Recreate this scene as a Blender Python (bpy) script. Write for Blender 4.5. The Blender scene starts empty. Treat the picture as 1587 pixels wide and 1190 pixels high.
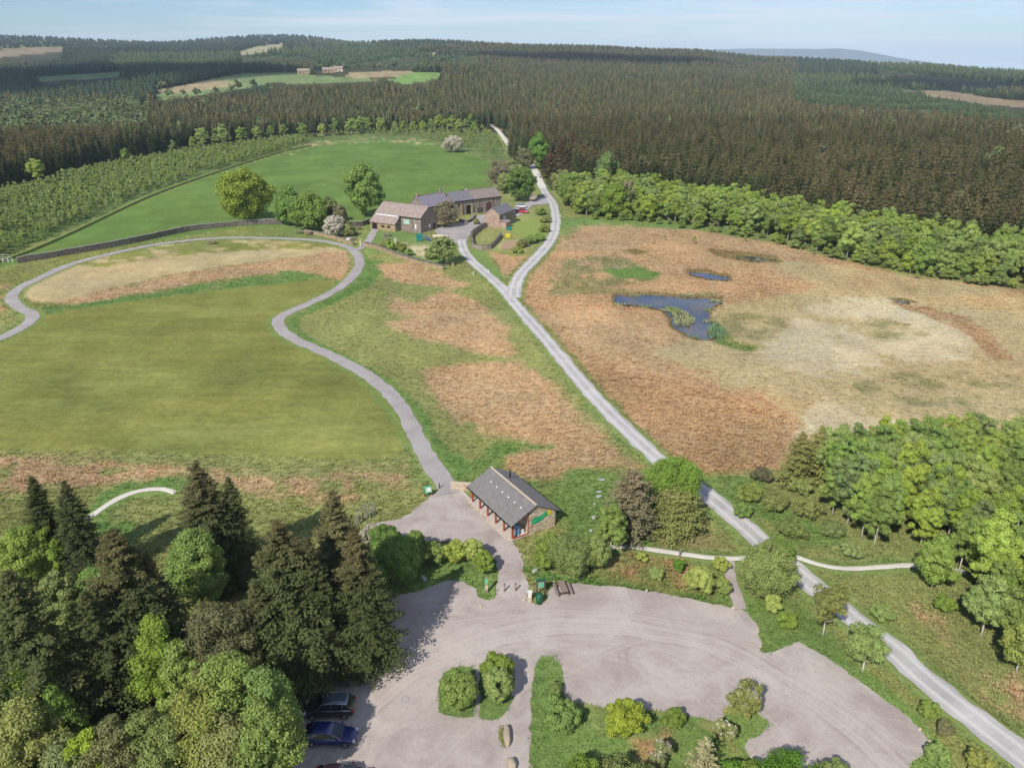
import bpy, bmesh, math, random
import numpy as np
from mathutils import Vector, geometry
scene = bpy.context.scene
# ------------------------------------------------------------------ camera, sky, sun, exposure
H = 54.0; FPX = 1208.0; PITCH = math.radians(22.77); CX, CY = 793.5, 595.0     # photo pixels 1587 x 1190
cd = bpy.data.cameras.new('camera'); cam = bpy.data.objects.new('camera', cd)
scene.collection.objects.link(cam); scene.camera = cam
cam.location = (0, 0, H); cam.rotation_euler = (math.radians(90) - PITCH, 0, 0)
cd.sensor_width = 36; cd.lens = FPX / 1587 * 36; cd.clip_start = 1; cd.clip_end = 60000
scene.render.resolution_x = 1024; scene.render.resolution_y = 767
SUN_EL = math.radians(41); SUN_AZ = math.radians(180 + 29)     # azimuth clockwise from +Y: the sun stands behind and left of the camera
sky_w = bpy.data.worlds.new('World'); scene.world = sky_w; sky_w.use_nodes = True
nt = sky_w.node_tree; N = nt.nodes; L = nt.links; N.clear()
out = N.new('ShaderNodeOutputWorld'); bg = N.new('ShaderNodeBackground'); sky = N.new('ShaderNodeTexSky')
sky.sky_type = 'NISHITA'; sky.sun_disc = False; sky.sun_elevation = SUN_EL; sky.sun_rotation = SUN_AZ
sky.altitude = 200; sky.air_density = 1.0; sky.dust_density = 0.3; sky.ozone_density = 1.6
tc = N.new('ShaderNodeTexCoord'); sep = N.new('ShaderNodeSeparateXYZ'); L.new(tc.outputs['Generated'], sep.inputs[0])
def wm(op, a, b):
    n = N.new('ShaderNodeMath'); n.operation = op
    for i, v in enumerate((a, b)):
        if isinstance(v, (int, float)): n.inputs[i].default_value = v
        else: L.new(v, n.inputs[i])
    return n.outputs[0]
zz = wm('ADD', wm('MAXIMUM', sep.outputs['Z'], 0.0), 0.05)
cmb = N.new('ShaderNodeCombineXYZ')
L.new(wm('MULTIPLY', wm('DIVIDE', sep.outputs['X'], zz), 0.35), cmb.inputs[0]); L.new(wm('DIVIDE', sep.outputs['Y'], zz), cmb.inputs[1])
n1 = N.new('ShaderNodeTexNoise'); n1.inputs['Scale'].default_value = 1.0; n1.inputs['Detail'].default_value = 7; n1.inputs['Roughness'].default_value = 0.6; n1.inputs['Distortion'].default_value = 0.6
mpc = N.new('ShaderNodeMapping'); mpc.inputs['Scale'].default_value = (2.2, 2.2, 42.0); mpc.inputs['Rotation'].default_value = (0.0, 0.02, 0.0); L.new(tc.outputs['Generated'], mpc.inputs[0]); L.new(mpc.outputs[0], n1.inputs['Vector'])
n1b = N.new('ShaderNodeTexNoise'); n1b.inputs['Scale'].default_value = 1.7; n1b.inputs['Detail'].default_value = 3; L.new(tc.outputs['Generated'], n1b.inputs['Vector'])
cr = N.new('ShaderNodeValToRGB'); cr.color_ramp.elements[0].position = 0.44; cr.color_ramp.elements[1].position = 0.62
L.new(wm('ADD', wm('MULTIPLY', n1.outputs[0], 0.75), wm('ADD', wm('MULTIPLY', n1b.outputs[0], 0.22), wm('MULTIPLY', sep.outputs['X'], 0.10))), cr.inputs[0])
mx = N.new('ShaderNodeMix'); mx.data_type = 'RGBA'
L.new(wm('MULTIPLY', cr.outputs[0], 0.9), mx.inputs[0]); L.new(sky.outputs[0], mx.inputs[6]); mx.inputs[7].default_value = (7.2, 7.7, 8.6, 1)
tn = N.new('ShaderNodeMix'); tn.data_type = 'RGBA'; tn.blend_type = 'MULTIPLY'; tn.inputs[0].default_value = 1.0; L.new(sky.outputs[0], tn.inputs[6]); tn.inputs[7].default_value = (0.62, 0.79, 1.08, 1)
L.new(tn.outputs[2], mx.inputs[6]); L.new(mx.outputs[2], bg.inputs[0]); bg.inputs[1].default_value = 0.095; L.new(bg.outputs[0], out.inputs[0])
sd = bpy.data.lights.new('sun', 'SUN'); sun = bpy.data.objects.new('sun', sd); scene.collection.objects.link(sun)
sd.energy = 4.7; sd.angle = math.radians(0.53); sd.color = (1.0, 0.95, 0.86)
sdir = Vector((math.sin(SUN_AZ) * math.cos(SUN_EL), math.cos(SUN_AZ) * math.cos(SUN_EL), math.sin(SUN_EL)))
sun.rotation_euler = (-sdir).to_track_quat('-Z', 'Y').to_euler(); sun.location = (-60, -80, 160)
scene.view_settings.view_transform = 'Standard'; scene.view_settings.look = 'None'
scene.view_settings.exposure = 0.2; scene.view_settings.gamma = 1.0
try: scene.cycles.volume_bounces = 1; scene.cycles.max_bounces = 6; scene.cycles.transparent_max_bounces = 8
except Exception: pass
# ------------------------------------------------------------------ colours and materials
def lin(c): c = c / 255.0; return c / 12.92 if c < 0.04045 else ((c + 0.055) / 1.055) ** 2.4
ALB = 0.80                                                      # photo colour of a sunlit surface -> its albedo
def C(r, g, b, k=1.0): return (lin(r) * ALB * k, lin(g) * ALB * k, lin(b) * ALB * k)
MATS = {}
class NT:
    def __init__(s, name):
        s.m = bpy.data.materials.new(name); s.m.use_nodes = True; s.t = s.m.node_tree; s.t.nodes.clear(); MATS[name] = s.m
        s.o = s.n('ShaderNodeOutputMaterial')
    def n(s, k, **kw):
        n = s.t.nodes.new(k)
        for a, v in kw.items(): setattr(n, a, v)
        return n
    def put(s, sock, v):
        if isinstance(v, bpy.types.NodeSocket): s.t.links.new(v, sock)
        else:
            if isinstance(v, tuple) and len(v) == 3 and sock.type == 'RGBA': v = (*v, 1)
            sock.default_value = v
    def math(s, op, a, b=0.0, clamp=False):
        n = s.n('ShaderNodeMath', operation=op, use_clamp=clamp); s.put(n.inputs[0], a); s.put(n.inputs[1], b); return n.outputs[0]
    def mix(s, f, a, b, mode='MIX'):
        n = s.n('ShaderNodeMix', data_type='RGBA', blend_type=mode); s.put(n.inputs[0], f); s.put(n.inputs[6], a); s.put(n.inputs[7], b); return n.outputs[2]
    def noise(s, scale, detail=3, rough=0.55, vec=None, dist=0.0):
        n = s.n('ShaderNodeTexNoise'); n.inputs['Scale'].default_value = scale; n.inputs['Detail'].default_value = detail
        n.inputs['Roughness'].default_value = rough; n.inputs['Distortion'].default_value = dist
        if vec is not None: s.put(n.inputs['Vector'], vec)
        return n.outputs[0]
    def ramp(s, v, p0, p1, c0=(0, 0, 0), c1=(1, 1, 1)):
        n = s.n('ShaderNodeValToRGB'); e = n.color_ramp.elements; e[0].position = p0; e[1].position = p1
        e[0].color = (*c0, 1); e[1].color = (*c1, 1); s.put(n.inputs[0], v); return n.outputs[0]
    def pos(s): return s.n('ShaderNodeNewGeometry').outputs['Position']
    def obj(s): return s.n('ShaderNodeTexCoord').outputs['Object']
    def scl(s, vec, x, y, z):
        n = s.n('ShaderNodeMapping'); s.put(n.inputs[0], vec); n.inputs['Scale'].default_value = (x, y, z); return n.outputs[0]
    def attr(s, a): n = s.n('ShaderNodeAttribute'); n.attribute_name = a; return n
    def bump(s, h, strength=0.5, dist=0.1):
        n = s.n('ShaderNodeBump'); s.put(n.inputs['Height'], h); s.put(n.inputs['Strength'], strength); s.put(n.inputs['Distance'], dist); return n.outputs[0]
    def bsdf(s, col, rough=0.9, spec=0.25, metal=0.0, normal=None, **kw):
        n = s.n('ShaderNodeBsdfPrincipled'); s.put(n.inputs['Base Color'], col); s.put(n.inputs['Roughness'], rough)
        s.put(n.inputs['Specular IOR Level'], spec); s.put(n.inputs['Metallic'], metal)
        if normal is not None: s.put(n.inputs['Normal'], normal)
        for k, v in kw.items(): s.put(n.inputs[k], v)
        s.t.links.new(n.outputs[0], s.o.inputs[0]); return s.m
def plain(name, col, rough=0.7, spec=0.3, metal=0.0, var=0.15, scale=3.0, **kw):
    t = NT(name); v = t.noise(scale, 4, 0.6, t.obj())
    f = t.math('ADD', t.math('MULTIPLY', v, 2 * var), 1 - var)
    n = t.n('ShaderNodeVectorMath', operation='SCALE'); t.put(n.inputs[0], col); t.put(n.inputs['Scale'], f)
    return t.bsdf(n.outputs[0], rough, spec, metal, **kw)
def leaf_mat(name, col, tip=None, var=0.30, trans=0.32, huev=0.010, satv=0.10, valv=0.14, cl=0.6):
    """foliage: per-leaf attribute v, large clump tint, object-to-object variety"""
    t = NT(name); v = t.attr('v').outputs['Fac']; rnd = t.n('ShaderNodeObjectInfo').outputs['Random']
    col = tuple(x * 1.22 for x in col); col2 = tip or col
    ns = t.noise(cl, 3, 0.6, t.pos())
    f = t.math('ADD', t.math('MULTIPLY', v, 0.75), t.math('MULTIPLY', ns, 0.5), True)
    c = t.mix(f, tuple(x * (1 - var) for x in col), tuple(min(1, x * (1 + var)) for x in col2))
    hs = t.n('ShaderNodeHueSaturation'); t.put(hs.inputs['Color'], c)
    t.put(hs.inputs['Hue'], t.math('ADD', 0.484 - huev, t.math('MULTIPLY', rnd, 2 * huev)))
    r2 = t.math('FRACT', t.math('MULTIPLY', rnd, 7.31)); r3 = t.math('FRACT', t.math('MULTIPLY', rnd, 13.7))
    t.put(hs.inputs['Saturation'], t.math('ADD', 0.93 - satv, t.math('MULTIPLY', r2, 2 * satv)))
    t.put(hs.inputs['Value'], t.math('ADD', 1 - valv, t.math('MULTIPLY', r3, 2 * valv)))
    d = t.n('ShaderNodeBsdfDiffuse'); t.put(d.inputs[0], hs.outputs[0]); tr = t.n('ShaderNodeBsdfTranslucent'); t.put(tr.inputs[0], hs.outputs[0])
    m = t.n('ShaderNodeMixShader'); m.inputs[0].default_value = trans; t.t.links.new(d.outputs[0], m.inputs[1]); t.t.links.new(tr.outputs[0], m.inputs[2])
    t.t.links.new(m.outputs[0], t.o.inputs[0]); return t.m
def spruce_mat(name, low, top, var=0.3, valv=0.2, z0=0.35, z1=1.0, huev=0.006):
    """conifer: green needles below, brown cones and old growth towards the top of each tree (attribute h = height in tree)"""
    t = NT(name); v = t.attr('v').outputs['Fac']; h = t.attr('h').outputs['Fac']; rnd = t.n('ShaderNodeObjectInfo').outputs['Random']
    wide = t.noise(0.02, 3, 0.6, t.pos())
    f = t.ramp(t.math('ADD', h, t.math('MULTIPLY', t.math('SUBTRACT', t.math('ADD', t.math('MULTIPLY', rnd, 0.5), wide), 0.8), 0.9)), z0, z1)
    c = t.mix(f, low, top)
    k = t.math('ADD', 1 - var, t.math('MULTIPLY', v, 2 * var))
    n = t.n('ShaderNodeVectorMath', operation='SCALE'); t.put(n.inputs[0], c); t.put(n.inputs['Scale'], k)
    hs = t.n('ShaderNodeHueSaturation'); t.put(hs.inputs['Color'], n.outputs[0])
    r3 = t.math('FRACT', t.math('MULTIPLY', rnd, 13.7)); t.put(hs.inputs['Value'], t.math('ADD', 1 - valv, t.math('MULTIPLY', r3, 2 * valv)))
    t.put(hs.inputs['Hue'], t.math('ADD', 0.5 - huev, t.math('MULTIPLY', t.math('FRACT', t.math('MULTIPLY', rnd, 5.3)), 2 * huev)))
    d = t.n('ShaderNodeBsdfDiffuse'); t.put(d.inputs[0], hs.outputs[0]); tr = t.n('ShaderNodeBsdfTranslucent'); t.put(tr.inputs[0], hs.outputs[0])
    m = t.n('ShaderNodeMixShader'); m.inputs[0].default_value = 0.15; t.t.links.new(d.outputs[0], m.inputs[1]); t.t.links.new(tr.outputs[0], m.inputs[2])
    t.t.links.new(m.outputs[0], t.o.inputs[0]); return t.m
# ------------------------------------------------------------------ object helpers
COL = scene.collection
def tag(o, label=None, cat=None, group=None, kind=None):
    if label: o['label'] = label
    if cat: o['category'] = cat
    if group: o['group'] = group
    if kind: o['kind'] = kind
    return o
def empty(name, loc=(0, 0, 0), rz=0, label=None, cat=None, group=None):
    o = bpy.data.objects.new(name, None); COL.objects.link(o); o.location = loc; o.rotation_euler = (0, 0, rz)
    return tag(o, label, cat, group)
def link(name, me, parent=None):
    o = bpy.data.objects.new(name, me); COL.objects.link(o)
    if parent: o.parent = parent
    return o
def copy_tree(o, parent=None):
    c = o.copy(); COL.objects.link(c); c.parent = parent
    for ch in [x for x in o.children]: copy_tree(ch, c)
    return c
class MB:
    """collects shapes and links them as one mesh"""
    def __init__(s): s.v = []; s.f = []; s.sm = []
    def add(s, vs, fs, smooth=False):
        b = len(s.v); s.v += [tuple(v) for v in vs]; s.f += [tuple(i + b for i in f) for f in fs]; s.sm += [smooth] * len(fs); return s
    def box(s, c, d, rz=0, rx=0, ry=0):
        from mathutils import Euler
        R = Euler((rx, ry, rz)).to_matrix(); x, y, z = (q / 2 for q in d)
        vs = [Vector(c) + R @ Vector((a * x, b * y, e * z)) for a in (-1, 1) for b in (-1, 1) for e in (-1, 1)]
        return s.add(vs, [(0, 1, 3, 2), (4, 6, 7, 5), (0, 4, 5, 1), (2, 3, 7, 6), (0, 2, 6, 4), (1, 5, 7, 3)])
    def bb(s, x0, x1, y0, y1, z0, z1): return s.box(((x0 + x1) / 2, (y0 + y1) / 2, (z0 + z1) / 2), (x1 - x0, y1 - y0, z1 - z0))
    def tube(s, pts, rad, n=8, cap=True):
        pts = [Vector(p) for p in pts]; rings = []
        for i, p in enumerate(pts):
            d = (pts[min(i + 1, len(pts) - 1)] - pts[max(i - 1, 0)]).normalized()
            a = d.orthogonal().normalized(); b = d.cross(a); r = rad[i] if isinstance(rad, (list, tuple)) else rad
            rings.append([p + (a * math.cos(k * 2 * math.pi / n) + b * math.sin(k * 2 * math.pi / n)) * r for k in range(n)])
        # keep rings aligned
        vs = rings[0][:]; fs = []
        prev = rings[0]
        for ring in rings[1:]:
            best = min(range(n), key=lambda k: (ring[k] - prev[0]).length); ring = ring[best:] + ring[:best]
            if (ring[1] - prev[1]).length > (ring[-1] - prev[1]).length: ring = [ring[0]] + ring[:0:-1]
            vs += ring; prev = ring
        for i in range(len(rings) - 1):
            for k in range(n): fs.append((i * n + k, i * n + (k + 1) % n, (i + 1) * n + (k + 1) % n, (i + 1) * n + k))
        if cap: fs.append(tuple(range(n))[::-1]); fs.append(tuple(range(len(vs) - n, len(vs))))
        return s.add(vs, fs, True)
    def cyl(s, c, r, h, n=16, axis='z', r2=None):
        c = Vector(c); d = {'x': Vector((h / 2, 0, 0)), 'y': Vector((0, h / 2, 0)), 'z': Vector((0, 0, h / 2))}[axis]
        return s.tube([c - d, c + d], [r, r if r2 is None else r2], n)
    def prism(s, poly, z0, z1):
        n = len(poly); vs = [(x, y, z0) for x, y in poly] + [(x, y, z1) for x, y in poly]
        return s.add(vs, [tuple(range(n))[::-1], tuple(range(n, 2 * n))] + [(i, (i + 1) % n, n + (i + 1) % n, n + i) for i in range(n)])
    def build(s, name, mat, parent=None, bevel=0):
        me = bpy.data.meshes.new(name); me.from_pydata(s.v, [], s.f); me.materials.append(mat)
        me.polygons.foreach_set('use_smooth', s.sm); me.update()
        bm = bmesh.new(); bm.from_mesh(me); bmesh.ops.recalc_face_normals(bm, faces=bm.faces)
        bm.to_mesh(me); bm.free()
        o = link(name, me, parent)
        if bevel:
            b = o.modifiers.new('bevel', 'BEVEL'); b.width = bevel; b.segments = 2; b.limit_method = 'ANGLE'
        return o
def np_mesh(name, V, F, mat, attrs=None, smooth=False):
    """V (n,3), F (m,k) all same k"""
    me = bpy.data.meshes.new(name); k = F.shape[1]; m = len(F)
    me.vertices.add(len(V)); me.vertices.foreach_set('co', np.ascontiguousarray(V, np.float32).ravel())
    me.loops.add(m * k); me.loops.foreach_set('vertex_index', F.astype(np.int32).ravel())
    me.polygons.add(m); me.polygons.foreach_set('loop_start', np.arange(0, m * k, k, dtype=np.int32))
    me.polygons.foreach_set('loop_total', np.full(m, k, np.int32))
    if smooth: me.polygons.foreach_set('use_smooth', np.ones(m, bool))
    me.materials.append(mat)
    for a, arr in (attrs or {}).items():
        arr = np.asarray(arr, np.float32)
        if arr.ndim == 1: at_ = me.attributes.new(a, 'FLOAT', 'POINT'); at_.data.foreach_set('value', arr)
        else:
            at_ = me.attributes.new(a, 'FLOAT_COLOR', 'POINT'); c4 = np.ones((len(arr), 4), np.float32); c4[:, :3] = arr; at_.data.foreach_set('color', c4.ravel())
    me.update(calc_edges=True); return me
# ------------------------------------------------------------------ numpy noise
def _h(i, j, s):
    n = (i.astype(np.int64) * 374761393 + j.astype(np.int64) * 668265263 + s * 974711) & 0x7fffffff
    n = ((n ^ (n >> 13)) * 1274126177) & 0x7fffffff; return ((n ^ (n >> 16)) & 0xffff) / 65535.0
def vnoise(x, y, s=0):
    i = np.floor(x); j = np.floor(y); u = x - i; v = y - j; u = u * u * (3 - 2 * u); v = v * v * (3 - 2 * v)
    return (_h(i, j, s) * (1 - u) + _h(i + 1, j, s) * u) * (1 - v) + (_h(i, j + 1, s) * (1 - u) + _h(i + 1, j + 1, s) * u) * v
def fbm(x, y, s=0, o=4):
    r = 0; a = 0.5; t = 0
    for k in range(o): r = r + a * vnoise(x, y, s + k * 17); t += a; a *= 0.55; x = x * 2.03 + 11.3; y = y * 2.03 - 7.1
    return r / t
# ------------------------------------------------------------------ terrain height
ct, st = math.cos(PITCH), math.sin(PITCH)
TD = np.array([0, 430, 600, 800, 1000, 1200, 1600, 2000, 2500, 3200, 4500, 6000, 9000, 20000.])
TC = np.array([0, 250, 450, 650, 850, 1050, 1200, 1400, 1587.])
TY = [[211, 185, 165, 148, 122, 108, 92, 80, 62], [211, 178, 152, 128, 112, 100, 88, 78, 69], [211, 176, 145, 118, 104, 90, 78, 70, 58],
      [211, 176, 140, 114, 98, 84, 70, 74, 80], [211, 178, 152, 134, 108, 90, 76, 82, 88], [211, 178, 155, 138, 115, 98, 83, 90, 95],
      [211, 180, 160, 146, 125, 108, 97, 101, 103], [211, 181, 163, 150, 127, 110, 104, 106, 108], [211, 181, 165, 155, 135, 120, 113, 114, 114]]
TZ = np.zeros((len(TC), len(TD)))
for i, r in enumerate(TY):
    for k, yy in enumerate(r):
        D = TD[k + 2]; TZ[i, k + 2] = H - D * math.tan(PITCH - math.atan((CY - yy) / FPX))
    TZ[i, 2] = 0; TZ[i, 11] = TZ[i, 10] * 0.5 - 60; TZ[i, 12] = -150; TZ[i, 13] = -220
HF = ct - (88 - CY) / FPX * st
def terrain(x, y):
    x = np.asarray(x, float); y = np.asarray(y, float)
    D = np.hypot(x, y); az = np.clip(np.arctan2(x, np.maximum(y, 1e-3)), -1.2, 1.2)
    pc = np.clip(CX + FPX * HF * np.tan(az), 0, 1587)
    ic = np.interp(pc, TC, np.arange(len(TC))); i0 = np.clip(ic.astype(int), 0, len(TC) - 2); u = ic - i0; u = u * u * (3 - 2 * u)
    idd = np.interp(D, TD, np.arange(len(TD))); k0 = np.clip(idd.astype(int), 0, len(TD) - 2); w = idd - k0
    z = (TZ[i0, k0] * (1 - u) + TZ[i0 + 1, k0] * u) * (1 - w) + (TZ[i0, k0 + 1] * (1 - u) + TZ[i0 + 1, k0 + 1] * u) * w
    a = np.clip((D - 700) / 1500, 0, 1) * np.clip((9000 - D) / 5000, 0, 1)
    z = z + a * 13 * (fbm(x / 330, y / 330, 5, 3) - 0.5)
    return np.where(y < 0, 0, z)
def project(x, y, z):
    d = y * ct + (H - z) * st; v = -y * st + (H - z) * ct; d = np.where(d < 1, 1, d)
    return CX + FPX * x / d, CY + FPX * v / d, d
def at(px, py, z=0.0):
    """ground (or height z) point seen at photo pixel"""
    X = (px - CX) / FPX; V = (py - CY) / FPX; fw = ct - V * st; dn = st + V * ct
    if dn > 0:
        t = (H - z) / dn
        if fw * t < 425: return (X * t, fw * t)
    t = 400.0 * 1.012 ** np.arange(330); hit = H - dn * t < terrain(X * t, fw * t) + z
    k = int(np.argmax(hit)) if hit.any() else 329; lo, hi = t[max(k - 1, 0)], t[k]
    t = np.linspace(lo, hi, 24); hit = H - dn * t < terrain(X * t, fw * t) + z; t = float(t[int(np.argmax(hit))] if hit.any() else t[-1])
    return (X * t, fw * t)
def pip(px, py, poly):
    r = np.zeros(px.shape, bool); n = len(poly); j = n - 1
    for i in range(n):
        xi, yi = poly[i]; xj, yj = poly[j]
        if yi != yj: r ^= ((yi > py) != (yj > py)) & (px < (xj - xi) * (py - yi) / (yj - yi) + xi)
        j = i
    return r
# ------------------------------------------------------------------ roads, paths and open ground, traced on the photo and laid on the terrain
def spline(pts, step=1.0):
    P = [Vector((p[0], p[1], 0)) for p in pts]; P = [P[0] * 2 - P[1]] + P + [P[-1] * 2 - P[-2]]; o = []
    for i in range(1, len(P) - 2):
        n = max(2, int((P[i + 1] - P[i]).length / step))
        for k in range(n):
            t = k / n; a, b, c, d = P[i - 1:i + 3]
            o.append(0.5 * ((2 * b) + (c - a) * t + (2 * a - 5 * b + 4 * c - d) * t * t + (3 * b - a - 3 * c + d) * t ** 3))
    o.append(P[-2]); return [(v.x, v.y) for v in o]
ROADS = {
 'track': ([(1720, 1290), (1590, 1176), (1555, 1149), (1444, 1062), (1381, 1005), (1320, 958), (1240, 892), (1150, 812), (1090, 762), (1007, 700), (920, 614), (850, 531), (800, 474), (783, 452), (760, 430), (735, 408), (719, 388), (715, 372)], 3.0),
 'branch_track': ([(796, 462), (798, 445), (808, 424), (828, 403), (844, 386), (856, 368), (861, 350), (861, 333), (856, 314), (847, 302), (840, 290)], 3.4),
 'forest_track': ([(841, 292), (836, 280), (831, 268), (825, 258), (816, 248), (800, 235), (788, 224), (779, 212), (770, 201), (758, 193)], 3.4),
 'footpath': ([(698, 765), (690, 750), (672, 725), (655, 695), (640, 665), (620, 630), (590, 597), (550, 570), (500, 545), (460, 528), (437, 512), (431, 498), (442, 487), (480, 470), (520, 450), (545, 430), (557, 410), (552, 393), (530, 380), (480, 372), (400, 369), (330, 370), (250, 378), (180, 392), (110, 410), (60, 432), (30, 447), (18, 462), (32, 478), (50, 487), (44, 501), (10, 520), (-80, 556)], 2.7),
 'barn_path': ([(553, 388), (568, 378), (577, 364), (583, 353)], 2.4),
 'stone_path': ([(940, 850), (975, 848), (1040, 857), (1100, 865), (1150, 866), (1190, 860), (1225, 862), (1270, 876), (1310, 882), (1360, 880), (1415, 877), (1470, 882), (1497, 889)], 0.8),
 'link_path': ([(1129, 868), (1134, 900), (1148, 945)], 1.2),
 'curved_path': ([(120, 815), (145, 797), (180, 774), (215, 761), (250, 758), (272, 764)], 0.9),
}
PARK = [(440, 1420), (455, 1130), (478, 1062), (515, 1022), (545, 1012), (580, 1016), (608, 1000), (618, 982), (600, 958), (575, 935), (572, 905), (590, 905), (612, 921), (640, 920), (665, 908), (692, 899), (716, 898), (732, 908), (742, 925), (757, 935),
        (768, 926), (772, 900), (771, 876), (762, 858), (748, 845), (700, 838), (640, 842), (600, 850), (575, 835), (568, 815), (590, 808), (615, 806), (640, 792), (662, 774), (674, 764), (684, 752), (704, 748), (722, 764), (735, 782), (790, 832), (798, 848), (812, 862), (810, 880), (808, 888), (822, 905), (832, 918),
        (838, 934), (848, 934), (852, 915), (857, 905), (892, 904), (960, 909), (1040, 921), (1100, 935), (1128, 941), (1150, 943), (1172, 962), (1178, 985), (1178, 1012), (1188, 1017), (1212, 1003), (1236, 993), (1262, 1006), (1340, 1060), (1425, 1125), (1443, 1145), (1432, 1165), (1412, 1185), (1400, 1230), (1380, 1420)]
ISLES = [[(683, 1046), (712, 1028), (739, 1034), (737, 1112), (705, 1114), (680, 1106), (678, 1075)], [(743, 1032), (770, 1014), (795, 1020), (797, 1060), (790, 1100), (772, 1117), (742, 1115)],
         [(830, 1024), (846, 1013), (862, 1016), (869, 1030), (872, 1062), (875, 1085), (930, 1095), (1000, 1098), (1060, 1108), (1105, 1118), (1122, 1116), (1126, 1088), (1165, 1096), (1197, 1124), (1170, 1142), (1150, 1152), (1160, 1175), (1230, 1230), (1310, 1330), (1310, 1420), (828, 1420), (821, 1150), (824, 1080)],
         [(818, 905), (828, 912), (842, 934), (840, 938), (822, 936), (818, 928)],
         [(773, 1126), (782, 1122), (786, 1160), (776, 1160)]]
YARD = [(688, 374), (672, 357), (684, 351), (712, 346), (742, 334), (768, 331), (760, 352), (742, 357), (728, 365), (722, 376), (724, 392), (714, 394), (708, 376)]
CARYARD = [(776, 329), (800, 322), (830, 308), (846, 303), (852, 316), (826, 318), (815, 328), (800, 337), (786, 339)]
PLAZA = [(704, 749), (713, 757), (733, 776), (788, 824), (797, 838), (794, 846), (768, 822), (735, 786), (716, 764)]
ROADW = {k: (spline([at(*p) for p in pts]), w) for k, (pts, w) in ROADS.items()}
W_ = lambda poly: [at(*p) for p in poly]
PARKW = W_(PARK); ISLESW = [W_(p) for p in ISLES]; YARDW = W_(YARD); CARYW = W_(CARYARD)
def road_dist(x, y):
    """distance beyond the nearest road edge"""
    best = np.full(x.shape, 99.0)
    for pts, w in ROADW.values():
        P = np.array(pts)[::2]; lo = P.min(0) - 6; hi = P.max(0) + 6
        m = (x > lo[0]) & (x < hi[0]) & (y > lo[1]) & (y < hi[1]); idx = np.nonzero(m)[0]
        for c in range(0, len(idx), 20000):
            ii = idx[c:c + 20000]; q = np.stack([x[ii], y[ii]], 1)
            A = P[:-1]; B = P[1:]; d = B - A; l2 = (d * d).sum(1) + 1e-9
            t = np.clip(((q[:, None] - A) * d).sum(2) / l2, 0, 1); dd = np.sqrt((((q[:, None] - A) - t[..., None] * d) ** 2).sum(2)).min(1) - w / 2
            best[ii] = np.minimum(best[ii], dd)
    return best
def paved(x, y):
    m = pip(x, y, PARKW) | pip(x, y, YARDW) | pip(x, y, CARYW)
    for p in ISLESW: m &= ~pip(x, y, p)
    return m
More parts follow.
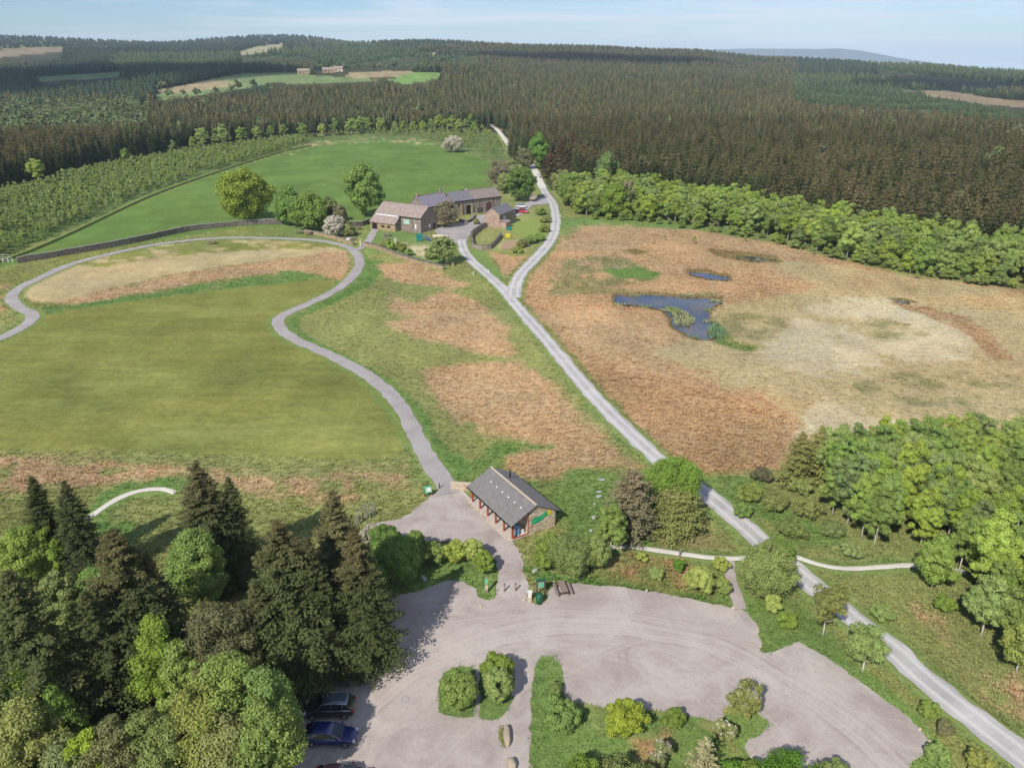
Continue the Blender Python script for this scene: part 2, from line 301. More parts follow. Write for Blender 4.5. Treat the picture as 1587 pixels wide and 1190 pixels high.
# zones of ground cover, in photo pixels: (colour, wobble in metres, blend, tuft height, polygon)
G = dict(bank=C(140, 122, 80), lush=C(104, 134, 70), lush2=C(120, 144, 80), rough=C(146, 150, 92), olive=C(130, 134, 70), straw=C(190, 172, 130), pale=C(204, 190, 156), brack=C(192, 162, 124), brackd=C(182, 150, 112), field=C(104, 132, 64), floor=C(66, 70, 46), dull=C(150, 144, 100), young=C(108, 128, 74))
ZONES = [
 ('young', 3, 1.0, 0.5, [(-400, 480), (-400, 330), (0, 300), (200, 250), (350, 228), (500, 212), (620, 205), (770, 205), (790, 250), (762, 262), (700, 228), (560, 214), (480, 226), (350, 262), (240, 300), (0, 402)]),
 ('field', 0.6, 1.0, 0.03, [(-200, 455), (20, 402), (240, 303), (350, 264), (480, 226), (560, 217), (640, 217), (700, 224), (735, 240), (762, 250), (764, 292), (700, 310), (600, 345), (560, 345), (380, 352), (200, 380), (60, 402), (0, 415)]),
 ('lush2', 1.5, 0.6, 0.05, [(380, 352), (560, 340), (600, 345), (575, 352), (560, 372), (470, 366), (400, 362)]),
 ('olive', 0.8, 0.5, 0.08, [(-60, 430), (60, 402), (200, 380), (380, 352), (470, 366), (400, 362), (250, 372), (110, 402), (55, 428), (0, 450)]),
 ('brack', 1.5, 0.5, 0.3, [(-100, 450), (20, 438), (10, 460), (25, 482), (-100, 520)]),
 ('olive', 0.7, 1.0, 0.08, [(-300, 620), (0, 533), (60, 497), (58, 482), (100, 478), (200, 465), (330, 447), (430, 438), (508, 434), (528, 442), (500, 466), (445, 483), (425, 500), (438, 522), (520, 562), (575, 595), (612, 635), (640, 690), (600, 713), (400, 706), (250, 700), (-300, 690)]),
 ('straw', 0.7, 0.97, 0.1, [(45, 440), (95, 418), (160, 397), (250, 380), (340, 372), (430, 370), (500, 378), (540, 390), (480, 399), (380, 407), (250, 428), (150, 452), (90, 470), (50, 466), (38, 455)]),
 ('olive', 2.5, 0.6, 0.1, [(120, 408), (200, 388), (340, 370), (430, 369), (500, 376), (520, 384), (400, 388), (260, 396), (150, 415)]),
 ('brack', 1.0, 0.8, 0.3, [(90, 469), (150, 452), (250, 429), (380, 408), (500, 392), (548, 388), (553, 408), (536, 436), (508, 429), (400, 425), (300, 440), (200, 456), (120, 474)]),
 ('lush', 1.0, 0.7, 0.15, [(62, 474), (120, 471), (230, 455), (350, 436), (450, 418), (500, 425), (508, 434), (430, 440), (330, 449), (180, 469), (100, 482), (70, 492)]),
 ('brack', 2.0, 0.62, 0.35, [(-300, 700), (0, 703), (250, 712), (400, 730), (500, 735), (600, 728), (645, 720), (655, 745), (560, 790), (400, 850), (-300, 900)]),
 ('rough', 2.5, 0.75, 0.3, [(-200, 800), (60, 760), (200, 740), (330, 730), (430, 770), (560, 775), (640, 755), (662, 752), (560, 830), (-200, 960)]),
 ('lush', 1.5, 0.7, 0.2, [(130, 790), (180, 750), (270, 735), (310, 740), (280, 755), (200, 765), (150, 800), (230, 830), (100, 850)]),
 ('rough', 0.5, 0.9, 0.25, [(560, 398), (760, 420), (800, 470), (1010, 705), (1100, 860), (820, 900), (720, 770), (650, 680), (600, 600), (440, 520), (450, 490), (520, 455), (556, 430)]),
 ('lush', 1.2, 0.8, 0.2, [(566, 398), (600, 408), (575, 440), (520, 470), (470, 490), (470, 515), (520, 545), (600, 590), (660, 640), (690, 690), (730, 720), (770, 690), (860, 686), (866, 698), (790, 708), (740, 735), (700, 748), (655, 690), (610, 610), (530, 560), (450, 525), (445, 495), (530, 445)]),
 ('brack', 1.6, 0.95, 0.35, [(585, 410), (640, 406), (690, 426), (730, 442), (705, 448), (640, 440), (595, 432)]),
 ('brack', 2.0, 0.95, 0.35, [(600, 455), (640, 470), (690, 448), (740, 465), (775, 500), (798, 540), (790, 555), (700, 535), (600, 508), (590, 500), (640, 492), (610, 478)]),
 ('brack', 2.0, 0.95, 0.35, [(662, 575), (720, 560), (810, 560), (850, 590), (880, 625), (920, 658), (965, 700), (955, 715), (900, 712), (860, 688), (780, 680), (725, 650), (665, 610)]),
 ('brack', 1.6, 0.9, 0.35, [(790, 708), (870, 697), (950, 705), (1003, 718), (940, 724), (880, 732), (850, 746), (800, 737)]),
 ('lush2', 2.0, 0.8, 0.3, [(700, 750), (760, 700), (800, 738), (850, 748), (900, 735), (1010, 725), (1060, 780), (1040, 850), (900, 850), (850, 800)]),
 ('brack', 1.0, 0.97, 0.35, [(868, 362), (905, 343), (1000, 347), (1100, 360), (1200, 377), (1300, 402), (1400, 427), (1587, 449), (1800, 480), (1900, 720), (1587, 690), (1400, 672), (1250, 700), (1200, 735), (1120, 735), (1060, 728), (1030, 700), (960, 636), (880, 560), (825, 500), (806, 460), (820, 425), (852, 392)]),
 ('straw', 4.0, 0.97, 0.25, [(1080, 505), (1120, 470), (1180, 462), (1300, 440), (1500, 470), (1900, 520), (1900, 720), (1587, 700), (1400, 690), (1270, 665), (1150, 610), (1060, 565), (1000, 540), (1040, 530)]),
 ('straw', 3.0, 0.75, 0.25, [(1180, 400), (1300, 410), (1587, 455), (1800, 480), (1800, 520), (1500, 470), (1250, 440)]),
 ('pale', 5.0, 0.8, 0.2, [(1170, 515), (1250, 490), (1330, 520), (1470, 510), (1520, 540), (1500, 560), (1380, 555), (1290, 580), (1190, 555)]),
 ('pale', 5.0, 0.75, 0.2, [(1250, 470), (1340, 460), (1440, 480), (1510, 525), (1470, 530), (1380, 495), (1290, 490)]),
 ('pale', 5.0, 0.85, 0.2, [(1235, 630), (1290, 620), (1370, 650), (1430, 665), (1440, 690), (1280, 680)]),
 ('dull', 3.0, 0.6, 0.25, [(1100, 480), (1230, 490), (1180, 520), (1110, 535), (1090, 510)]),
 ('dull', 3.0, 0.5, 0.25, [(1330, 500), (1400, 500), (1440, 520), (1360, 530)]),
 ('dull', 4.0, 0.4, 0.25, [(1300, 580), (1450, 570), (1700, 600), (1700, 640), (1500, 640), (1360, 640)]),
 ('brackd', 1.5, 0.8, 0.4, [(1440, 475), (1500, 490), (1540, 520), (1570, 560), (1545, 560), (1500, 520), (1440, 492), (1370, 468)]),
 ('brackd', 3.0, 0.7, 0.4, [(830, 470), (900, 540), (1000, 590), (1100, 600), (1200, 640), (1250, 690), (1190, 735), (1060, 725), (960, 640), (850, 535)]),
 ('dull', 2.0, 0.6, 0.3, [(870, 400), (960, 395), (1020, 430), (940, 445), (1120, 455), (1100, 462), (950, 455), (850, 460)]),
 ('lush', 1.0, 0.8, 0.2, [(935, 416), (990, 414), (1028, 424), (1005, 432), (960, 430)]),
 ('lush', 0.7, 0.4, 0.3, [(1095, 520), (1130, 515), (1180, 535), (1160, 545), (1110, 535)]),
 ('lush2', 2.0, 0.7, 0.2, [(870, 340), (920, 332), (1100, 348), (1200, 372), (1100, 358), (960, 350), (900, 350), (875, 375)]),
 ('rough', 2.0, 0.9, 0.22, [(1040, 728), (1200, 735), (1260, 690), (1600, 690), (1900, 800), (1900, 1400), (1600, 1400), (1380, 1100), (1180, 1000), (1100, 860)]),
 ('lush2', 2.0, 0.75, 0.3, [(1060, 730), (1180, 738), (1230, 790), (1330, 850), (1240, 850), (1160, 800), (1090, 760)]),
 ('brack', 2.5, 0.35, 0.35, [(1380, 920), (1480, 960), (1587, 1050), (1700, 1200), (1500, 1080), (1330, 930)]),
 ('dull', 1.5, 0.6, 0.3, [(1000, 830), (1080, 800), (1120, 840), (1100, 858), (1010, 848)]),
 ('lush', 1.2, 0.7, 0.3, [(800, 870), (900, 890), (1140, 930), (1140, 945), (900, 915), (850, 910)]),
 ('brackd', 1.5, 0.45, 0.4, [(960, 850), (1060, 868), (1110, 885), (1090, 910), (980, 895), (950, 870)]),
 ('lush2', 1.0, 0.9, 0.25, [(560, 960), (620, 960), (625, 990), (600, 1015), (560, 1020)]),
 ('lush2', 1.0, 0.8, 0.2, [(560, 840), (780, 840), (780, 945), (560, 930)]),
 ('lush2', 1.0, 0.85, 0.2, [(1140, 930), (1230, 930), (1300, 1000), (1430, 1110), (1480, 1200), (1400, 1250), (1150, 1000)]),
 ('lush2', 0.4, 0.9, 0.04, [(722, 388), (745, 386), (758, 400), (784, 428), (768, 432), (745, 412)]),
 ('brack', 0.8, 0.9, 0.3, [(757, 390), (800, 398), (830, 392), (838, 396), (800, 425), (780, 428), (775, 410)]),
 ('lush2', 0.4, 0.9, 0.06, [(565, 385), (590, 350), (665, 368), (700, 378), (706, 395), (690, 412), (640, 402), (600, 390), (566, 394)]),
 ('pale', 1.5, 0.5, 0.1, [(620, 375), (665, 378), (690, 395), (660, 400), (625, 388)]),
 ('rough', 0.5, 0.8, 0.1, [(728, 372), (760, 355), (790, 345), (812, 330), (848, 325), (853, 350), (848, 372), (815, 392), (758, 388), (735, 385)]),
 ('lush2', 0.4, 0.9, 0.08, [(786, 350), (800, 345), (835, 338), (845, 352), (840, 368), (822, 372), (795, 362)]),
 ('straw', 0.4, 0.6, 0.03, [(778, 372), (804, 374), (798, 388), (774, 386)]),
 ('bank', 0.3, 1.0, 0.3, [(948, 455), (1000, 452), (1060, 456), (1120, 459), (1122, 470), (1104, 480), (1104, 492), (1114, 505), (1124, 515), (1108, 528), (1080, 528), (1060, 520), (1036, 507), (1034, 493), (1024, 483), (998, 477), (948, 474)]),
 ('bank', 0.3, 1.0, 0.3, [(1060, 418), (1090, 417), (1132, 425), (1136, 436), (1105, 436), (1078, 431)]), ('bank', 0.6, 1.0, 0.3, [(1098, 386), (1140, 388), (1204, 396), (1216, 408), (1160, 407), (1110, 398)]), ('bank', 0.4, 1.0, 0.3, [(962, 386), (985, 385), (1006, 391), (985, 395)]), ('bank', 0.6, 1.0, 0.3, [(1372, 462), (1405, 463), (1426, 470), (1392, 471)]),
 ('lush2', 0.3, 0.9, 0.2, [(670, 1020), (805, 1000), (810, 1125), (670, 1125)]), ('lush2', 0.3, 0.8, 0.25, [(815, 1005), (880, 1010), (880, 1090), (1110, 1112), (1200, 1090), (1210, 1140), (1170, 1180), (1320, 1420), (815, 1420)]), ('brackd', 1.0, 0.36, 0.3, [(840, 1110), (1110, 1125), (1150, 1200), (1150, 1400), (840, 1400)]),
 ('straw', 1.5, 0.36, 0.3, [(425, 240), (470, 221), (500, 219), (560, 212), (640, 213), (700, 221), (770, 246), (766, 256), (700, 231), (600, 219), (500, 226), (450, 241)]),
 # far country
 ('floor', 20, 1.0, 0, [(-2000, 120), (800, 60), (3500, 120), (3500, 180), (1700, 380), (1587, 420), (1300, 368), (1100, 332), (900, 296), (850, 285), (800, 215), (780, 203), (600, 204), (450, 214), (300, 235), (150, 268), (0, 286), (-600, 380), (-2000, 600)]),
]
FIELDS = [  # far open ground, seen over the forest
 ('f_green', [(232, 149), (260, 138), (330, 122), (375, 114), (460, 112), (490, 118), (560, 120), (600, 127), (560, 128), (420, 130), (330, 145), (300, 150), (250, 156)]),
 ('f_straw', [(228, 142), (330, 124), (368, 128), (330, 137), (270, 146)]),
 ('f_straw', [(538, 114), (600, 110), (642, 111), (626, 120), (565, 122), (538, 120)]),
 ('f_bright', [(600, 124), (640, 112), (695, 113), (665, 126), (630, 131)]),
 ('f_dark', [(370, 92), (440, 79), (500, 73), (585, 71), (655, 78), (640, 90), (575, 96), (540, 104), (500, 110), (480, 90), (430, 90)]),
 ('f_pale', [(355, 84), (400, 72), (442, 68), (438, 79), (385, 86)]),
 ('f_pale', [(500, 75), (540, 70), (582, 69), (570, 73)]),
 ('f_brown', [(-100, 84), (0, 77), (95, 73), (118, 77), (60, 84), (0, 90), (-100, 96)]),
 ('f_green', [(35, 121), (110, 116), (200, 111), (222, 115), (130, 124), (60, 126)]), ('f_pale', [(640, 84), (700, 80), (720, 83), (660, 88)]),
 ('f_dark', [(1225, 152), (1240, 134), (1402, 134), (1435, 152), (1587, 180), (1640, 200), (1400, 172), (1240, 160)]),
 ('f_brown', [(1402, 140), (1470, 141), (1530, 151), (1640, 162), (1640, 172), (1530, 163), (1440, 150)]),
 ('f_dark', [(1335, 104), (1400, 98), (1460, 100), (1640, 114), (1640, 134), (1500, 124), (1400, 114)]),
]
FC = dict(f_green=C(122, 142, 92), f_straw=C(166, 150, 118), f_bright=C(124, 156, 84), f_dark=C(78, 100, 62), f_pale=C(166, 160, 124), f_brown=C(146, 130, 104))
def ground_color(x, y, soft=True):
    z = terrain(x, y); n1 = fbm(x / 9, y / 9, 1) - 0.5; n2 = fbm(x / 9, y / 9, 50) - 0.5
    m1 = fbm(x / 2.2, y / 2.2, 90) - 0.5; m2 = fbm(x / 2.2, y / 2.2, 130) - 0.5
    patch = fbm(x / 4.0, y / 4.0, 200, 4); px0, py0, d0 = project(x, y, z)
    col = np.tile(np.array(G['rough']), (len(x), 1)); tuft = np.full(len(x), 0.3)
    far = np.clip((np.hypot(x, y) - 500) / 1500, 0, 4)
    for name, wob, al, th, poly in ZONES:
        k = wob * (1 + far * 2); px_ = [p[0] for p in poly]; py_ = [p[1] for p in poly]; pad = 20 + 18 * wob
        c = np.nonzero((px0 > min(px_) - pad) & (px0 < max(px_) + pad) & (py0 > min(py_) - pad) & (py0 < max(py_) + pad) & (y > 5))[0]
        if len(c) == 0: continue
        m = np.zeros(len(x)); jj = min(wob, 2.0) * 0.9
        for ja, jb in ((1, 0.3), (-0.4, 1), (-0.6, -1.3), (0, 0)):
            px, py, _ = project(x[c] + k[c] * (n1[c] * 2.4 + m1[c] * 1.3) + jj * (ja * 0.5 + m2[c] * 2 * ja), y[c] + k[c] * (n2[c] * 2.4 + m2[c] * 1.3) + jj * (jb * 0.5 + m1[c] * 2 * jb), z[c])
            m[c] += 0.25 * pip(px, py, poly)
        w = m if al >= 0.97 else m * np.clip((al - patch) * 4.5 + 0.5, 0.0, 1)
        col = col * (1 - w[:, None]) + np.array(G[name]) * w[:, None]; tuft = tuft * (1 - w) + th * w
    fm = np.zeros(len(x), bool)
    for name, poly in FIELDS:
        px, py, _ = project(x + 14 * n1, y + 14 * n2, z); m = pip(px, py, poly) & (np.hypot(x, y) > 650)
        col[m] = FC[name]; tuft[m] = 0; fm |= m
    # big soft variations of the turf itself
    v = fbm(x / 16, y / 16, 300, 4) - 0.5; w = fbm(x / 5, y / 14, 340, 4) - 0.5
    col = col * (1 + 0.5 * v[:, None] + 0.35 * w[:, None])
    warm = (fbm(x / 24, y / 12, 400, 3) - 0.5)
    mown = (np.clip((0.14 - tuft) / 0.05, 0, 1) * np.where(tuft < 0.045, 0.2, 0.5))[:, None]; stk = (fbm(x / 9 + 3 * fbm(x / 20, y / 20, 7), y / 1.1, 510, 4) - 0.5)[:, None]; spk = (fbm(x / 1.2, y / 1.2, 520, 3) - 0.5)[:, None]
    col = col * (1 + mown * (0.75 * stk + 0.5 * spk)) + mown * np.clip(fbm(x / 14, y / 5, 530, 4) - 0.5, 0, 1)[:, None] * 0.9 * np.array(C(186, 172, 104))
    col = col * (1 + warm[:, None] * np.array([0.3, 0.12, 0.0]))
    # darker lusher margins along roads
    near = np.hypot(x, y) < 420
    rd = np.full(len(x), 99.0); idx = np.nonzero(near)[0]
    rd[idx] = road_dist(x[idx], y[idx]); mg = np.clip((1.7 + 2.5 * m1 - rd) / 0.8, 0, 1) * 0.65
    col = col * (1 - mg[:, None]) + np.array(G['lush2']) * mg[:, None]; tuft = np.where(rd < 0.5, 0.04, tuft)
    return np.clip(col, 0.004, 0.9), tuft, rd
# ------------------------------------------------------------------ ground materials
def ground_mat():
    t = NT('ground'); c = t.attr('col').outputs['Color']; tf = t.attr('tuft').outputs['Fac']; p = t.pos()
    a = t.noise(0.9, 5, 0.65, p, 0.3); b = t.noise(4.5, 4, 0.7, p); cc = t.noise(0.11, 4, 0.6, p)
    st1 = t.noise(1.0, 4, 0.7, t.scl(p, 0.35, 1.6, 1.0))
    k = t.math('ADD', t.math('MULTIPLY', t.math('SUBTRACT', a, 0.5), 1.2), t.math('MULTIPLY', t.math('SUBTRACT', b, 0.5), 1.0))
    k = t.math('MULTIPLY', k, t.math('ADD', 0.6, t.math('MULTIPLY', tf, 1.9)))
    k = t.math('ADD', k, t.math('MULTIPLY', t.math('SUBTRACT', st1, 0.5), 0.45))
    k = t.math('ADD', t.math('ADD', k, 1.0), t.math('MULTIPLY', t.math('SUBTRACT', cc, 0.5), 0.35))
    n = t.n('ShaderNodeVectorMath', operation='SCALE'); t.put(n.inputs[0], c); t.put(n.inputs['Scale'], t.math('MAXIMUM', k, 0.15))
    dry = t.mix(t.math('MULTIPLY', t.ramp(t.noise(1.7, 4, 0.6, p), 0.5, 0.75), 0.3), n.outputs[0], t.mix(0.5, n.outputs[0], C(190, 170, 110)))
    hgt = t.math('ADD', t.math('MULTIPLY', a, 1.0), t.math('MULTIPLY', b, 0.35))
    return t.bsdf(dry, 0.95, 0.08, normal=t.bump(hgt, t.math('ADD', 0.10, t.math('MULTIPLY', tf, 1.5)), 0.5))
def gravel_mat(name, base, light, dark, tracks=False):
    t = NT(name); p = t.pos(); a = t.noise(0.22, 5, 0.6, p, 0.8); b = t.noise(9, 4, 0.75, p); e = t.noise(1.6, 4, 0.6, p)
    c = t.mix(t.ramp(a, 0.35, 0.68), base, light)
    c = t.mix(t.math('MULTIPLY', t.ramp(e, 0.52, 0.8), 0.35), c, dark)
    if tracks:
        u = t.attr('u').outputs['Fac']; au = t.math('ABSOLUTE', u)
        w = t.math('SUBTRACT', 1.0, t.math('MULTIPLY', t.math('ABSOLUTE', t.math('SUBTRACT', au, 0.5)), 3.6), True)
        c = t.mix(t.math('MULTIPLY', w, 0.75), t.mix(0.30, c, dark), light)
    else:   # worn tyre arcs in the gravel
        arcs = None
        for (cx_, cy_, r0, sc) in ((1.5, 42.0, 21.5, 0.55), (-4.0, 48.0, 14.0, 0.8), (22.0, 30.0, 30.0, 0.45)):
            d = t.n('ShaderNodeVectorMath', operation='DISTANCE'); t.put(d.inputs[0], p); d.inputs[1].default_value = (cx_, cy_, 0.02)
            q = t.math('MULTIPLY', t.math('SUBTRACT', d.outputs['Value'], r0), sc)
            q = t.math('ADD', q, t.math('MULTIPLY', t.noise(0.05, 2, 0.5, p), 2.5))
            s = t.n('ShaderNodeTexNoise'); s.noise_dimensions = '1D'; s.inputs['Scale'].default_value = 3.0; s.inputs['Detail'].default_value = 4; t.put(s.inputs['W'], q)
            m = t.math('MULTIPLY', t.ramp(s.outputs[0], 0.55, 0.72), t.math('SUBTRACT', 1.0, t.math('MULTIPLY', t.math('ABSOLUTE', t.math('SUBTRACT', q, 1.2)), 0.28), True))
            arcs = m if arcs is None else t.math('MAXIMUM', arcs, m)
        c = t.mix(t.math('MULTIPLY', arcs, 0.8), c, light)
        (ax, ay), (bx_, by_), (ex, ey) = at(640, 1040), at(860, 968), at(1230, 1060); dd = 2 * (ax * (by_ - ey) + bx_ * (ey - ay) + ex * (ay - by_))
        ux_ = ((ax * ax + ay * ay) * (by_ - ey) + (bx_ * bx_ + by_ * by_) * (ey - ay) + (ex * ex + ey * ey) * (ay - by_)) / dd; uy_ = ((ax * ax + ay * ay) * (ex - bx_) + (bx_ * bx_ + by_ * by_) * (ax - ex) + (ex * ex + ey * ey) * (bx_ - ax)) / dd
        d = t.n('ShaderNodeVectorMath', operation='DISTANCE'); t.put(d.inputs[0], p); d.inputs[1].default_value = (ux_, uy_, 0.02); q = t.math('SUBTRACT', d.outputs['Value'], math.hypot(ax - ux_, ay - uy_))
        s = t.n('ShaderNodeTexNoise'); s.noise_dimensions = '1D'; s.inputs['Scale'].default_value = 2.2; s.inputs['Detail'].default_value = 5; t.put(s.inputs['W'], t.math('ADD', q, t.math('MULTIPLY', t.noise(0.08, 2, 0.5, p), 3.0)))
        band = t.math('MULTIPLY', t.math('SUBTRACT', 1.0, t.math('MULTIPLY', t.math('ABSOLUTE', q), 0.22), True), t.ramp(s.outputs[0], 0.35, 0.65)); c = t.mix(t.math('MULTIPLY', band, 0.85), c, tuple(x * 1.05 for x in light))
    k = t.math('ADD', 0.62, t.math('ADD', t.math('MULTIPLY', b, 0.46), t.math('MULTIPLY', t.noise(2.6, 5, 0.7, p), 0.3)))
    n = t.n('ShaderNodeVectorMath', operation='SCALE'); t.put(n.inputs[0], c); t.put(n.inputs['Scale'], k)
    return t.bsdf(n.outputs[0], 0.95, 0.15, normal=t.bump(t.math('ADD', b, t.noise(2.0, 4, 0.6, p)), 0.6, 0.05))
M_ground = ground_mat()
M_lot = gravel_mat('car_park_gravel', C(170, 157, 151), C(200, 189, 180), C(146, 133, 128))
M_tar = gravel_mat('tarmac', C(172, 165, 170), C(186, 180, 183), C(158, 152, 158))
M_track = gravel_mat('track_gravel', C(184, 180, 178), C(222, 218, 214), C(150, 147, 144), True)
M_foot = gravel_mat('path_gravel', C(166, 158, 156), C(184, 177, 174), C(146, 140, 138))
M_white = gravel_mat('limestone_dust', C(218, 210, 198), C(232, 226, 214), C(195, 186, 170))
M_pave = plain('paving', C(206, 196, 186), 0.9, 0.2, var=0.12, scale=1.5)
# ------------------------------------------------------------------ ground sheet
PONDS = [[(952, 458), (1000, 457), (1060, 461), (1115, 463), (1118, 468), (1098, 478), (1099, 492), (1108, 505), (1120, 515), (1108, 524), (1085, 525), (1065, 518), (1045, 507), (1040, 492), (1030, 481), (1000, 474), (955, 471)],
         [(1064, 422), (1090, 422), (1127, 429), (1130, 433), (1108, 433), (1082, 428)], [(1136, 396), (1165, 397), (1200, 401), (1206, 404), (1165, 403), (1140, 399)], [(1380, 465), (1405, 466), (1420, 470), (1395, 469)]]
PONDW = [W_(p) for p in PONDS]
def build_ground():
    rs = [6.0, 14, 24, 32]; r = 36.0
    while r < 20000:
        rs.append(r); r += max(0.24, (r * r + H * H) / (H * 780) * (1.35 if r < 700 else 0.75))
    rs.append(20000.0); rs = np.array(rs)
    az = np.concatenate([np.linspace(-math.pi, -0.86, 44)[:-1], np.linspace(-0.86, 0.86, 860), np.linspace(0.86, math.pi, 44)[1:]])
    R, A = np.meshgrid(rs, az, indexing='ij'); x = (R * np.sin(A)).ravel(); y = (R * np.cos(A)).ravel()
    z = terrain(x, y); col, tuft, rd = ground_color(x, y)
    wx = x + (fbm(x / 1.5, y / 1.5, 700) - 0.5) * 1.2; wy = y + (fbm(x / 1.5, y / 1.5, 720) - 0.5) * 1.2
    pv = paved(x, y) | (rd < 0.4)
    bumps = (fbm(x / 1.6, y / 1.6, 600, 3) - 0.75) * tuft * 1.1
    z = z + np.where(pv | (np.hypot(x, y) > 600), 0, bumps)
    for p in PONDW:
        m = pip(wx, wy, p); z = np.where(m, -0.9, z); col[m] = C(70, 60, 45)
    inner = pip(x, y, PARKW); z = np.where(inner, -0.15, z)
    nr, na = R.shape; i = np.arange(nr - 1)[:, None] * na + np.arange(na - 1)[None]; i = i.ravel()
    F = np.stack([i, i + 1, i + na + 1, i + na], 1)[:, ::-1]
    me = np_mesh('ground', np.stack([x, y, z], 1), F, M_ground, {'col': col, 'tuft': tuft}, True)
    tag(link('ground', me), kind='structure')
build_ground()
def wobble(poly, step=0.6, amp=0.12, seed=1):
    o = []; n = len(poly)
    for i in range(n):
        a = poly[i]; b = poly[(i + 1) % n]; l = math.hypot(b[0] - a[0], b[1] - a[1]); k = max(1, int(l / step))
        for j in range(k): o.append((a[0] + (b[0] - a[0]) * j / k, a[1] + (b[1] - a[1]) * j / k))
    P = np.array(o)
    for _ in range(3): P = (np.roll(P, 1, 0) + 2 * P + np.roll(P, -1, 0)) / 4
    P[:, 0] += (fbm(P[:, 0] / 0.7, P[:, 1] / 0.7, seed) - 0.5) * 4 * amp; P[:, 1] += (fbm(P[:, 0] / 0.7, P[:, 1] / 0.7, seed + 5) - 0.5) * 4 * amp
    return [tuple(p) for p in P]
def sheet(name, poly, z, mat, colored=False, grid=0.0, holes=(), lift=None):
    vs = [Vector(p) for p in poly]; ed = [(i, (i + 1) % len(poly)) for i in range(len(poly))]
    if grid:
        P = np.array(poly); xs = np.arange(P[:, 0].min(), P[:, 0].max(), grid); ys = np.arange(P[:, 1].min(), P[:, 1].max(), grid)
        X, Y = np.meshgrid(xs, ys); X = X.ravel(); Y = Y.ravel(); m = pip(X, Y, poly); vs += [Vector((a, b)) for a, b in zip(X[m], Y[m])]
    r = geometry.delaunay_2d_cdt(vs, ed, [], 1, 1e-4)
    V = np.array([(v.x, v.y, z) for v in r[0]])
    if lift is not None: V[:, 2] += lift(V[:, 0], V[:, 1])
    F = [f for f in r[2]]; me = bpy.data.meshes.new(name); me.from_pydata([tuple(v) for v in V], [], F); me.materials.append(mat)
    bm = bmesh.new(); bm.from_mesh(me)
    for f in bm.faces:
        if f.normal.z < 0: f.normal_flip()
    bm.to_mesh(me); bm.free()
    if colored:
        col, tuft, rd = ground_color(V[:, 0], V[:, 1]); a = me.attributes.new('col', 'FLOAT_COLOR', 'POINT'); c4 = np.ones((len(V), 4), np.float32); c4[:, :3] = col
        a.data.foreach_set('color', c4.ravel()); b = me.attributes.new('tuft', 'FLOAT', 'POINT'); b.data.foreach_set('value', np.full(len(V), 0.2, np.float32))
    return tag(link(name, me), kind='structure')
sheet('car_park', wobble(PARKW, 0.5, 0.22, 3), 0.02, M_lot)
for i, p in enumerate(ISLESW): sheet('grass_verge', wobble(p, 0.5, 0.2, 9 + i), 0.05, M_ground, True, 0.7)
sheet('farm_yard', wobble(YARDW, 1.0, 0.1, 4), 0.07, M_foot); sheet('farm_parking', wobble(CARYW, 1.0, 0.1, 5), 0.05, M_tar)
sheet('shelter_pavement', wobble(W_(PLAZA), 1.0, 0.03, 6), 0.05, M_pave)
def road(name, key, mat, z):
    pts, w = ROADW[key]; P = np.array(pts); s = np.concatenate([[0], np.cumsum(np.hypot(*(P[1:] - P[:-1]).T))])
    T = np.gradient(P, axis=0); T /= np.linalg.norm(T, axis=1)[:, None]; Nn = np.stack([-T[:, 1], T[:, 0]], 1); us = np.array([-1, -0.75, -0.5, -0.25, 0, 0.25, 0.5, 0.75, 1.0])
    V = []; U = []
    for u in us:
        k = w / 2 * (1 + abs(u) * 0.30 * (fbm(s / 1.3, s * 0 + u * 9, 33) - 0.5) * 2)
        Q = P + Nn * (u * k)[:, None]; V.append(np.stack([Q[:, 0], Q[:, 1], terrain(Q[:, 0], Q[:, 1]) + z + 0.03 * (1 - u * u)], 1)); U.append(np.full(len(P), u))
    V = np.concatenate(V); U = np.concatenate(U); n = len(P); F = []
    for a in range(len(us) - 1):
        i = np.arange(n - 1) + a * n; F.append(np.stack([i, i + 1, i + n + 1, i + n], 1))
    me = np_mesh(name, V, np.concatenate(F)[:, ::-1], mat, {'u': U}, True)
    if sum(p.normal.z for p in me.polygons) < 0: me.flip_normals()
    tag(link(name, me), kind='structure')
road('gravel_track', 'track', M_track, 0.08); road('branch_track', 'branch_track', M_track, 0.10); road('forest_track', 'forest_track', M_white, 0.12); road('footpath', 'footpath', M_foot, 0.06)
road('barn_path', 'barn_path', M_foot, 0.075); road('stone_path', 'stone_path', M_white, 0.12); road('link_path', 'link_path', M_lot, 0.095); road('curved_path', 'curved_path', M_white, 0.05)
t = NT('water'); M_water = t.bsdf(t.mix(t.ramp(t.noise(0.15, 4, 0.6, t.pos()), 0.45, 0.65), C(64, 70, 84), C(104, 92, 76)), 0.04, 0.9, normal=t.bump(t.noise(1.2, 3, 0.6, t.scl(t.pos(), 1, 0.4, 1)), 0.06, 0.05))
for p in PONDW:
    big = [(a[0] + (a[0] - sum(q[0] for q in p) / len(p)) * 0.06, a[1] + (a[1] - sum(q[1] for q in p) / len(p)) * 0.06) for a in p]
    sheet('pond_water', big, -0.16 - 0.3 * (p is not PONDW[0]) * 0, M_water)
